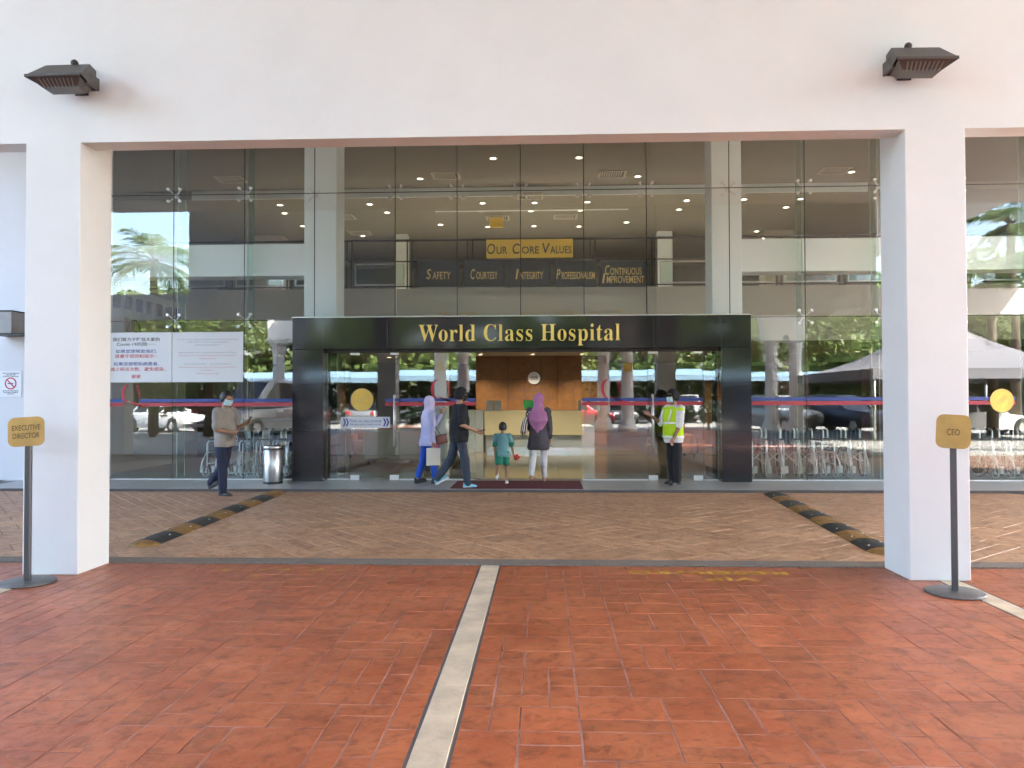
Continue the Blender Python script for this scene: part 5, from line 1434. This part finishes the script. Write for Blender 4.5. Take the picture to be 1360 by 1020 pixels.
def hair(J, parent, m='hair', back=.04, scale=1.06, low=-.12, name='hair'):
    mb = MB(); h = J.hd; q = J.headrot; n = 18; V = []; F = []; rows_ = 9
    for j in range(rows_ + 1):
        for k in range(n):
            ph = 2 * math.pi * k / n; fwd = math.sin(ph)                 # hairline higher in front
            lim = R(62 if fwd > .6 else 125 if fwd < .05 else 98); th = lim * j / rows_
            V.append(J.head + q @ Vector((math.sin(th) * math.cos(ph) * h * .40 * scale, math.sin(th) * math.sin(ph) * h * .475 * scale - .012 * h, math.cos(th) * h * .535 * scale)))
    for j in range(rows_):
        for k in range(n): F.append((j * n + k, j * n + (k + 1) % n, (j + 1) * n + (k + 1) % n, (j + 1) * n + k))
    mb.add(V, F, 0, True); me = mb.mesh(name, m)
    o = link(name, evaluate(me, lambda o_: setattr(o_.modifiers.new('s', 'SOLIDIFY'), 'thickness', .012)), parent); return o
def cap_hat(J, parent, m='cl_black'):
    o = hair(J, parent, m, scale=1.14, name='cap')
    h = J.hd; q = J.headrot; V = []; F = []; n = 10
    for k in range(n + 1):
        a = R(20 + 140 * k / n)
        for rr, dz in ((.44, .15), (.86, .07)): V.append(J.head + q @ Vector((math.cos(a) * .46 * h * (1 if rr < .5 else .92), (.02 + math.sin(a) * rr) * h + .02 * h, dz * h + .05 * h * math.sin(a) * (rr < .5))))
    n0 = len(V); V += [v - Vector((0, 0, .008)) for v in V]
    for k in range(n): F += [(2 * k, 2 * k + 1, 2 * k + 3, 2 * k + 2), (n0 + 2 * k + 2, n0 + 2 * k + 3, n0 + 2 * k + 1, n0 + 2 * k), (2 * k + 1, n0 + 2 * k + 1, n0 + 2 * k + 3, 2 * k + 3)]
    MB().add(V, F, 0, True).build('brim', m, o); return o
def mask(J, parent, m='mask_blue'):
    mb = MB(); h = J.hd; q = J.headrot; V = []; F = []; n = 10; r_ = 5
    for j in range(r_ + 1):
        z = -.02 - .42 * j / r_
        for k in range(n + 1):
            a = R(20 + 140 * k / n); y = math.sin(a) * (.475 if 0 < j < r_ else .455) - .06 * (j / r_) ** 2
            V.append(J.head + q @ Vector((math.cos(a) * .385 * h * (1 - .18 * j / r_), (y + .035) * h, z * h)))
    for j in range(r_):
        for k in range(n): F.append((j * (n + 1) + k, j * (n + 1) + k + 1, (j + 1) * (n + 1) + k + 1, (j + 1) * (n + 1) + k))
    me = mb.add(V, F, 0, True).mesh('face_mask', m)
    return link('face_mask', evaluate(me, lambda o_: setattr(o_.modifiers.new('s', 'SOLIDIFY'), 'thickness', .006)), parent)
def top(J, parent, m, hem=-.03, sleeve=.55, ease=1.0, long=0.0, name='shirt', belly=0.0, hemw=1.0, seed=1):
    """Shirt or tunic: hem below the pelvis as a share of height, sleeve as a share of the arm (to .5 is the elbow)."""
    mb = MB(); H = J.H; e = ease
    prof = [(hem, .092 * hemw, .072 * hemw), (hem + .03, .096 * hemw, .076 * hemw), (.05, .092, .072 + belly * .6), (.11, .088, .068 + belly), (.17, .094, .070 + belly * .7), (.23, .100, .070), (.275, .098, .062), (.30, .066, .052), (.325, .040, .042)]
    if hem > .02: prof = prof[:2] + prof[3:]
    rings(mb, [(J.up(0, belly * H * .35, z * H), rx * H * e, ry * H * e) for z, rx, ry in prof])
    for i in (0, 1):
        r0 = .040 * H * e; S, E_, W = J.sho[i], J.elb[i], J.wri[i]
        cap(mb, J.up((-1 if i == 0 else 1) * .05 * H, 0, .27 * H), S, .045 * H, r0)
        if sleeve <= .5: cap(mb, S, S + (E_ - S) * (sleeve / .5) * .92, r0, .037 * H * e)
        else:
            cap(mb, S, E_, r0, .033 * H * e); cap(mb, E_, E_ + (W - E_) * ((sleeve - .5) / .5) * .95, .033 * H * e, .025 * H * e)
    return fuse(mb, name, m, parent, .011, 2, .008 * H / 1.7, seed)
def bottoms(J, parent, m, ease=1.0, length=1.0, name='trousers', seed=2):
    mb = MB(); H = J.H
    rings(mb, [(J.pelvis + Vector((0, 0, z * H)), rx * H * min(ease, 1.0), ry * H * min(ease, 1.0)) for z, rx, ry in ((-.06, .06, .055), (-.03, .092, .070), (.03, .093, .070), (.06, .088, .066))])
    for i in (0, 1):
        cap(mb, J.hip[i], J.knee[i], .050 * H * min(ease, 1.05), .042 * H * ease) if length > .5 else cap(mb, J.hip[i], J.hip[i] + (J.knee[i] - J.hip[i]) * length * 1.7, .058 * H * ease, .056 * H * ease)
        if length > .5:
            a = J.knee[i] + (J.ank[i] - J.knee[i]) * min(1, (length - .5) * 2); cap(mb, J.knee[i], a, .042 * H * ease, .034 * H * ease)
    return fuse(mb, name, m, parent, .011, 2, .008 * H / 1.7, seed)
def shoe(J, i, parent, m, sole='shoe_white', name='shoe'):
    H = J.H; fd = Matrix.Rotation(R(J.footdir[i]), 3, 'X'); A = J.ank[i]; k = H / 1.7
    V = []; F = []; n = 12; st = [(-.068, .026, .066), (-.04, .036, .085), (.0, .037, .085), (.05, .040, .062), (.10, .044, .050), (.145, .040, .042), (.175, .020, .028)]
    for (y, w, t_) in st:
        for q in range(n):
            an = 2 * math.pi * q / n; z = math.sin(an); V.append(A + fd @ Vector((w * k * math.cos(an), y * k, (-.072 + .012 + (t_ * max(z, 0)) - .012 * (z < -.2)) * k)))
    for j in range(len(st) - 1):
        for q in range(n): F.append((j * n + q, j * n + (q + 1) % n, (j + 1) * n + (q + 1) % n, (j + 1) * n + q))
    F += [tuple(range(n))[::-1], tuple((len(st) - 1) * n + q for q in range(n))]
    o = MB().add(V, F, 0, True).build(name, m, parent)
    so = MB(); P = []
    for y, w in ((-.072, .022), (-.05, .036), (0, .038), (.06, .043), (.11, .046), (.15, .041), (.182, .02)): P.append((w, y))
    poly = P + [(-w, y) for w, y in reversed(P)]
    so.prism([(a * k, b * k) for a, b in poly], 'Z', -.088 * k, -.060 * k); so.v = [tuple(A + fd @ Vector(v)) for v in so.v]
    so.build('sole', sole, o); return o
def person(label, x, y, z, rz): return thing('person', label, 'person', (x, y, z), R(rz), 'people at the entrance')
def prop(name, label, cat, root, mb, m, loc, rot=(0, 0, 0)):
    """A thing held by a person, placed in the world from the person's own frame."""
    o = mb.build(name, m); mw = Matrix.Translation(root.location) @ Matrix.Rotation(root.rotation_euler.z, 4, 'Z')
    o.location = mw @ Vector(loc); o.rotation_euler = (rot[0], rot[1], rot[2] + root.rotation_euler.z); tag(o, label, cat); return o
def hijab(J, parent, m, back=.0, front=.0, wide=1.0, tail=None):
    """Head scarf: covers crown, neck and shoulders, open at the face."""
    mb = MB(); h = J.hd; c = J.head; H = J.H
    mb.sphere(c + Vector((0, -.028 * h - .004, .02 * h)), 1, 18, 12, 0, (h * .47, h * .49, h * .575))
    rows = [(c + Vector((0, -.05 * h, -.1 * h)), h * .44, h * .44), (c + Vector((0, -.04 * h, -.42 * h)), h * .40, h * .43), (c + Vector((0, -.03 * h, -.62 * h)), h * .47, h * .47), (J.neck + Vector((0, -.008 * H, -.01 * H)), .072 * H * wide, .058 * H), (J.neck + Vector((0, -.008 * H, -.045 * H)), .108 * H * wide, .070 * H)]
    rows.append((J.neck + Vector((0, -.005 * H, -.09 * H)), .118 * H * wide, .082 * H))
    if tail:
        for f in (.2, .4, .6, .8, 1.0): rows.append((J.neck + Vector((0, -.058 * H, (-.09 - tail * f) * H)), (.122 * (1 - f) + .008) * H * wide, (.020 * (1 - f) + .026) * H))
    else: rows.append((J.neck + Vector((0, 0, (-.13 - front) * H)), .112 * H * wide, .080 * H))
    rings(mb, rows)
    return fuse(mb, 'hijab', m, parent, .010, 3, .005, 9)

# man in grey shirt walking along the step
p = person('man in grey shirt and navy trousers walking left of the portal with a phone', -5.27, 12.66, 0, -108)
J = figure(1.70, [(-12, 30, 1, -26), (6, 4, 1, 2)], [(4, 4, 104, 10), (4, 8, 72, 34)], lean=2, head_pitch=18)
body(J, p); eyes(J, p); hair(J, p); mask(J, p); top(J, p, 'cl_grey', -.055, .46, 1.16, belly=.018, seed=3); bottoms(J, p, 'cl_navy', 1.14)
for i in (0, 1): shoe(J, i, p, 'shoe_black', 'shoe_black', 'sandal')
MB().tube([J.wri[1] + Vector((.024 * math.cos(a), .0, .024 * math.sin(a))) for a in [k * math.pi / 6 for k in range(13)]], .008, 6).build('wrist_watch', 'steel', p)
prop('mobile_phone', 'dark phone held up by the man in the grey shirt', 'phone', p, MB().cbox(-.038, .038, -.006, .006, -.075, .075, .004), 'black_plastic', J.hand[0][0] + Vector((.03, .05, .045)), (-.5, .2, .3))
prop('belt_pouch', 'black pouch carried at the waist by the man in grey', 'pouch', p, MB().cbox(-.07, .07, -.025, .025, -.05, .05, .015), 'black_plastic', J.hand[1][0] + Vector((-.02, .05, -.02)))

# woman in lavender
p = person('woman in lavender hijab and blouse with blue trousers near the open doorway', -2.10, 14.02, .05, -62)
J = figure(1.56, [(-8, 10, 1, -8), (12, 8, 1, 4)], [(42, 4, 112, 22), (-6, 5, 14, 0)], lean=2, fem=True)
body(J, p); eyes(J, p); hijab(J, p, 'cl_lav_pale', front=.05, wide=1.05); top(J, p, 'cl_lav', -.085, .96, 1.12, hemw=1.16, name='blouse', seed=5); bottoms(J, p, 'cl_blue', 1.06, .93)
for i in (0, 1): shoe(J, i, p, 'shoe_black', 'shoe_black')
hc = J.hand[1][0]
prop('paper_folder', 'cream paper carrier held low by the woman in lavender', 'folder', p, MB().cbox(-.02, .02, -.125, .125, -.29, .02, .004), 'paper', hc + Vector((.03, 0, -.06)), (0, 0, .0))
prop('shoulder_bag', 'brown leather bag hanging at the hip of the woman in lavender', 'bag', p, bevel(MB().cbox(-.045, .045, -.11, .11, -.085, .085, .02), .02), 'leather_brown', (.10, .22, J.pelvis.z - .02), (.2, 0, .0))
prop('pink_wrap', 'pink cloth bundle hanging under the brown bag', 'cloth', p, bevel(MB().add([(-.03, -.13, .05), (.03, -.13, .05), (.03, .09, .06), (-.03, .09, .06), (-.02, -.15, -.16), (.02, -.15, -.16), (.02, -.02, -.05), (-.02, -.02, -.05)], [(0, 1, 2, 3), (7, 6, 5, 4), (0, 4, 5, 1), (1, 5, 6, 2), (2, 6, 7, 3), (3, 7, 4, 0)]), .015), 'pink_cloth', (.10, .16, J.pelvis.z - .13), (.1, 0, 0))
st_ = MB().tube([(-.12, -.02, J.pelvis.z + .44), (-.02, .12, J.pelvis.z + .25), (.10, .21, J.pelvis.z + .06)], .006, 6); st_.build('bag_strap', 'shoe_black', p)

# man in black t-shirt
p = person('man in black t-shirt, jeans and cap striding towards the doorway', -1.47, 13.36, .05, -66)
J = figure(1.70, [(-15, 22, 1, -26), (12, 6, 1, 4)], [(-4, 6, 20, 0), (-6, 8, 74, 4)], lean=2)
body(J, p); eyes(J, p); hair(J, p); cap_hat(J, p); mask(J, p, 'cl_black'); top(J, p, 'cl_black', -.06, .44, 1.14, belly=.022, hemw=1.08, seed=7); bottoms(J, p, 'cl_denim', 1.10)
for i in (0, 1): shoe(J, i, p, 'shoe_blue')
prop('mobile_phone', 'black phone held out by the man in the black t-shirt', 'phone', p, MB().cbox(-.038, .038, -.075, .075, -.006, .006, .004), 'black_plastic', J.hand[1][0] + Vector((0, .045, .022)), (.2, 0, 0))
prop('document_sheets', 'pale document sheets held low by the man in black', 'papers', p, MB().cbox(-.006, .006, -.10, .10, -.15, .14, .002), 'white_film', J.hand[0][0] + Vector((-.03, .05, -.10)), (.35, 0, .3))

# child
p = person('small child in teal shirt and green shorts walking to the doorway', -.74, 13.92, .062, -6)
J = figure(1.06, [(-18, 40, 2, -30), (6, 4, 2, 0)], [(-6, 6, 12, 0), (4, 14, 14, -8)], child=True, lean=1)
body(J, p, 'skin'); hair(J, p, scale=1.08); top(J, p, 'cl_teal', -.075, .40, 1.10, hemw=1.16, seed=11); bottoms(J, p, 'cl_green', 1.12, .42, 'shorts')
for i in (0, 1): shoe(J, i, p, 'shoe_white')
for i in (0, 1):
    cuff = MB(); e = J.sho[i] + (J.elb[i] - J.sho[i]) * .80; cap(cuff, e, e + (J.elb[i] - J.sho[i]) * .12, .047 * 1.06, .045 * 1.06); cuff.build('sleeve_cuff', 'cl_green', p)
tb = MB(); 
for k in range(5): tb.sphere((.035 * math.cos(k * 1.26), 0, .035 * math.sin(k * 1.26)), .028, 10, 8)
tb.sphere((0, 0, 0), .034, 10, 8)
prop('red_toy', 'small red toy in the right hand of the child', 'toy', p, tb, 'red_toy', J.hand[1][0] + Vector((.05, .0, -.02)))

# woman in mauve hijab
p = person('woman in mauve hijab and long charcoal tunic entering the doorway', -.10, 14.20, .062, -8)
J = figure(1.60, [(-12, 22, 1, -18), (9, 5, 1, 0)], [(10, 8, 50, 6), (-4, 9, 12, 0)], fem=True, lean=2)
body(J, p); hijab(J, p, 'cl_mauve', tail=.23, wide=1.06); top(J, p, 'cl_charcoal', -.155, .96, 1.12, hemw=1.22, name='tunic', seed=13); bottoms(J, p, 'cl_white', .98, .96)
for i in (0, 1): shoe(J, i, p, 'skin', 'leather_brown', 'flat_shoe')
bg_ = MB(); rings(bg_, [((0, .0, -.17), .03, .05), ((0, 0, -.13), .06, .11), ((0, 0, -.03), .07, .13), ((0, 0, .08), .055, .11), ((0, 0, .17), .02, .06)])
prop('striped_handbag', 'zebra striped handbag on the shoulder of the woman in mauve', 'handbag', p, bg_, 'striped_bag', (-.25, -.03, J.pelvis.z + .19), (0, .18, 0))
MB().tube([(-.15, -.06, J.pelvis.z + .46), (-.23, -.08, J.pelvis.z + .34), (-.25, -.03, J.pelvis.z + .22)], .009, 6).build('bag_handle', 'striped_bag', p)

# security guard
p = person('guard in a yellow hi-vis vest, cap and face mask beside the right door', 2.30, 13.92, .05, 118)
J = figure(1.66, [(2, 2, 3, 0), (-3, 2, 3, 0)], [(10, 8, 14, 8), (24, 6, 98, -4)], head_pitch=3, head_yaw=-14)
body(J, p, 'skin_dark'); eyes(J, p); hair(J, p); cap_hat(J, p); mask(J, p); top(J, p, 'cl_white', -.075, .56, 1.18, belly=.02, hemw=1.06, seed=17); bottoms(J, p, 'cl_black', 1.18)
v_ = MB(); H = J.H
rings(v_, [(J.up(0, .02 * H * .5, z * H), rx * H * 1.08, ry * H * 1.06) for z, rx, ry in ((-.03, .110, .098), (.05, .110, .098), (.11, .108, .098), (.17, .112, .094), (.23, .116, .086), (.27, .112, .074), (.302, .072, .060), (.312, .055, .055))])
for i in (0, 1): cap(v_, J.up((-1, 1)[i] * .08 * H, 0, .265 * H), J.sho[i] + (J.elb[i] - J.sho[i]) * .08, .050 * H, .050 * H)
vo = fuse(v_, 'hi_vis_vest', 'hi_vis', p, .010, 3, .003, 19)
for z, w in ((-.012, .024), (.135, .022)):
    b = MB(); rows_ = [(J.up(0, .01 * H, (z - w / 2) * H), .1235 * H, .1085 * H), (J.up(0, .01 * H, (z + w / 2) * H), .1235 * H, .1085 * H)]
    rings(b, rows_, 28); b.f = b.f[:-2]; b.mi = b.mi[:-2]; b.sm = b.sm[:-2]
    b.build('reflective_band', 'reflect_band', vo)
for s in (-1, 1):
    b = MB(); b.tube([J.up(s * .062 * H, .110 * H, .14 * H), J.up(s * .066 * H, .106 * H, .20 * H), J.up(s * .066 * H, .080 * H, .28 * H)], .010 * H, 8); b.build('reflective_strap', 'reflect_band', vo)
for i in (0, 1): shoe(J, i, p, 'shoe_black', 'shoe_black')
bpy.data.scenes.remove(TMP)
bpy.context.view_layer.update()
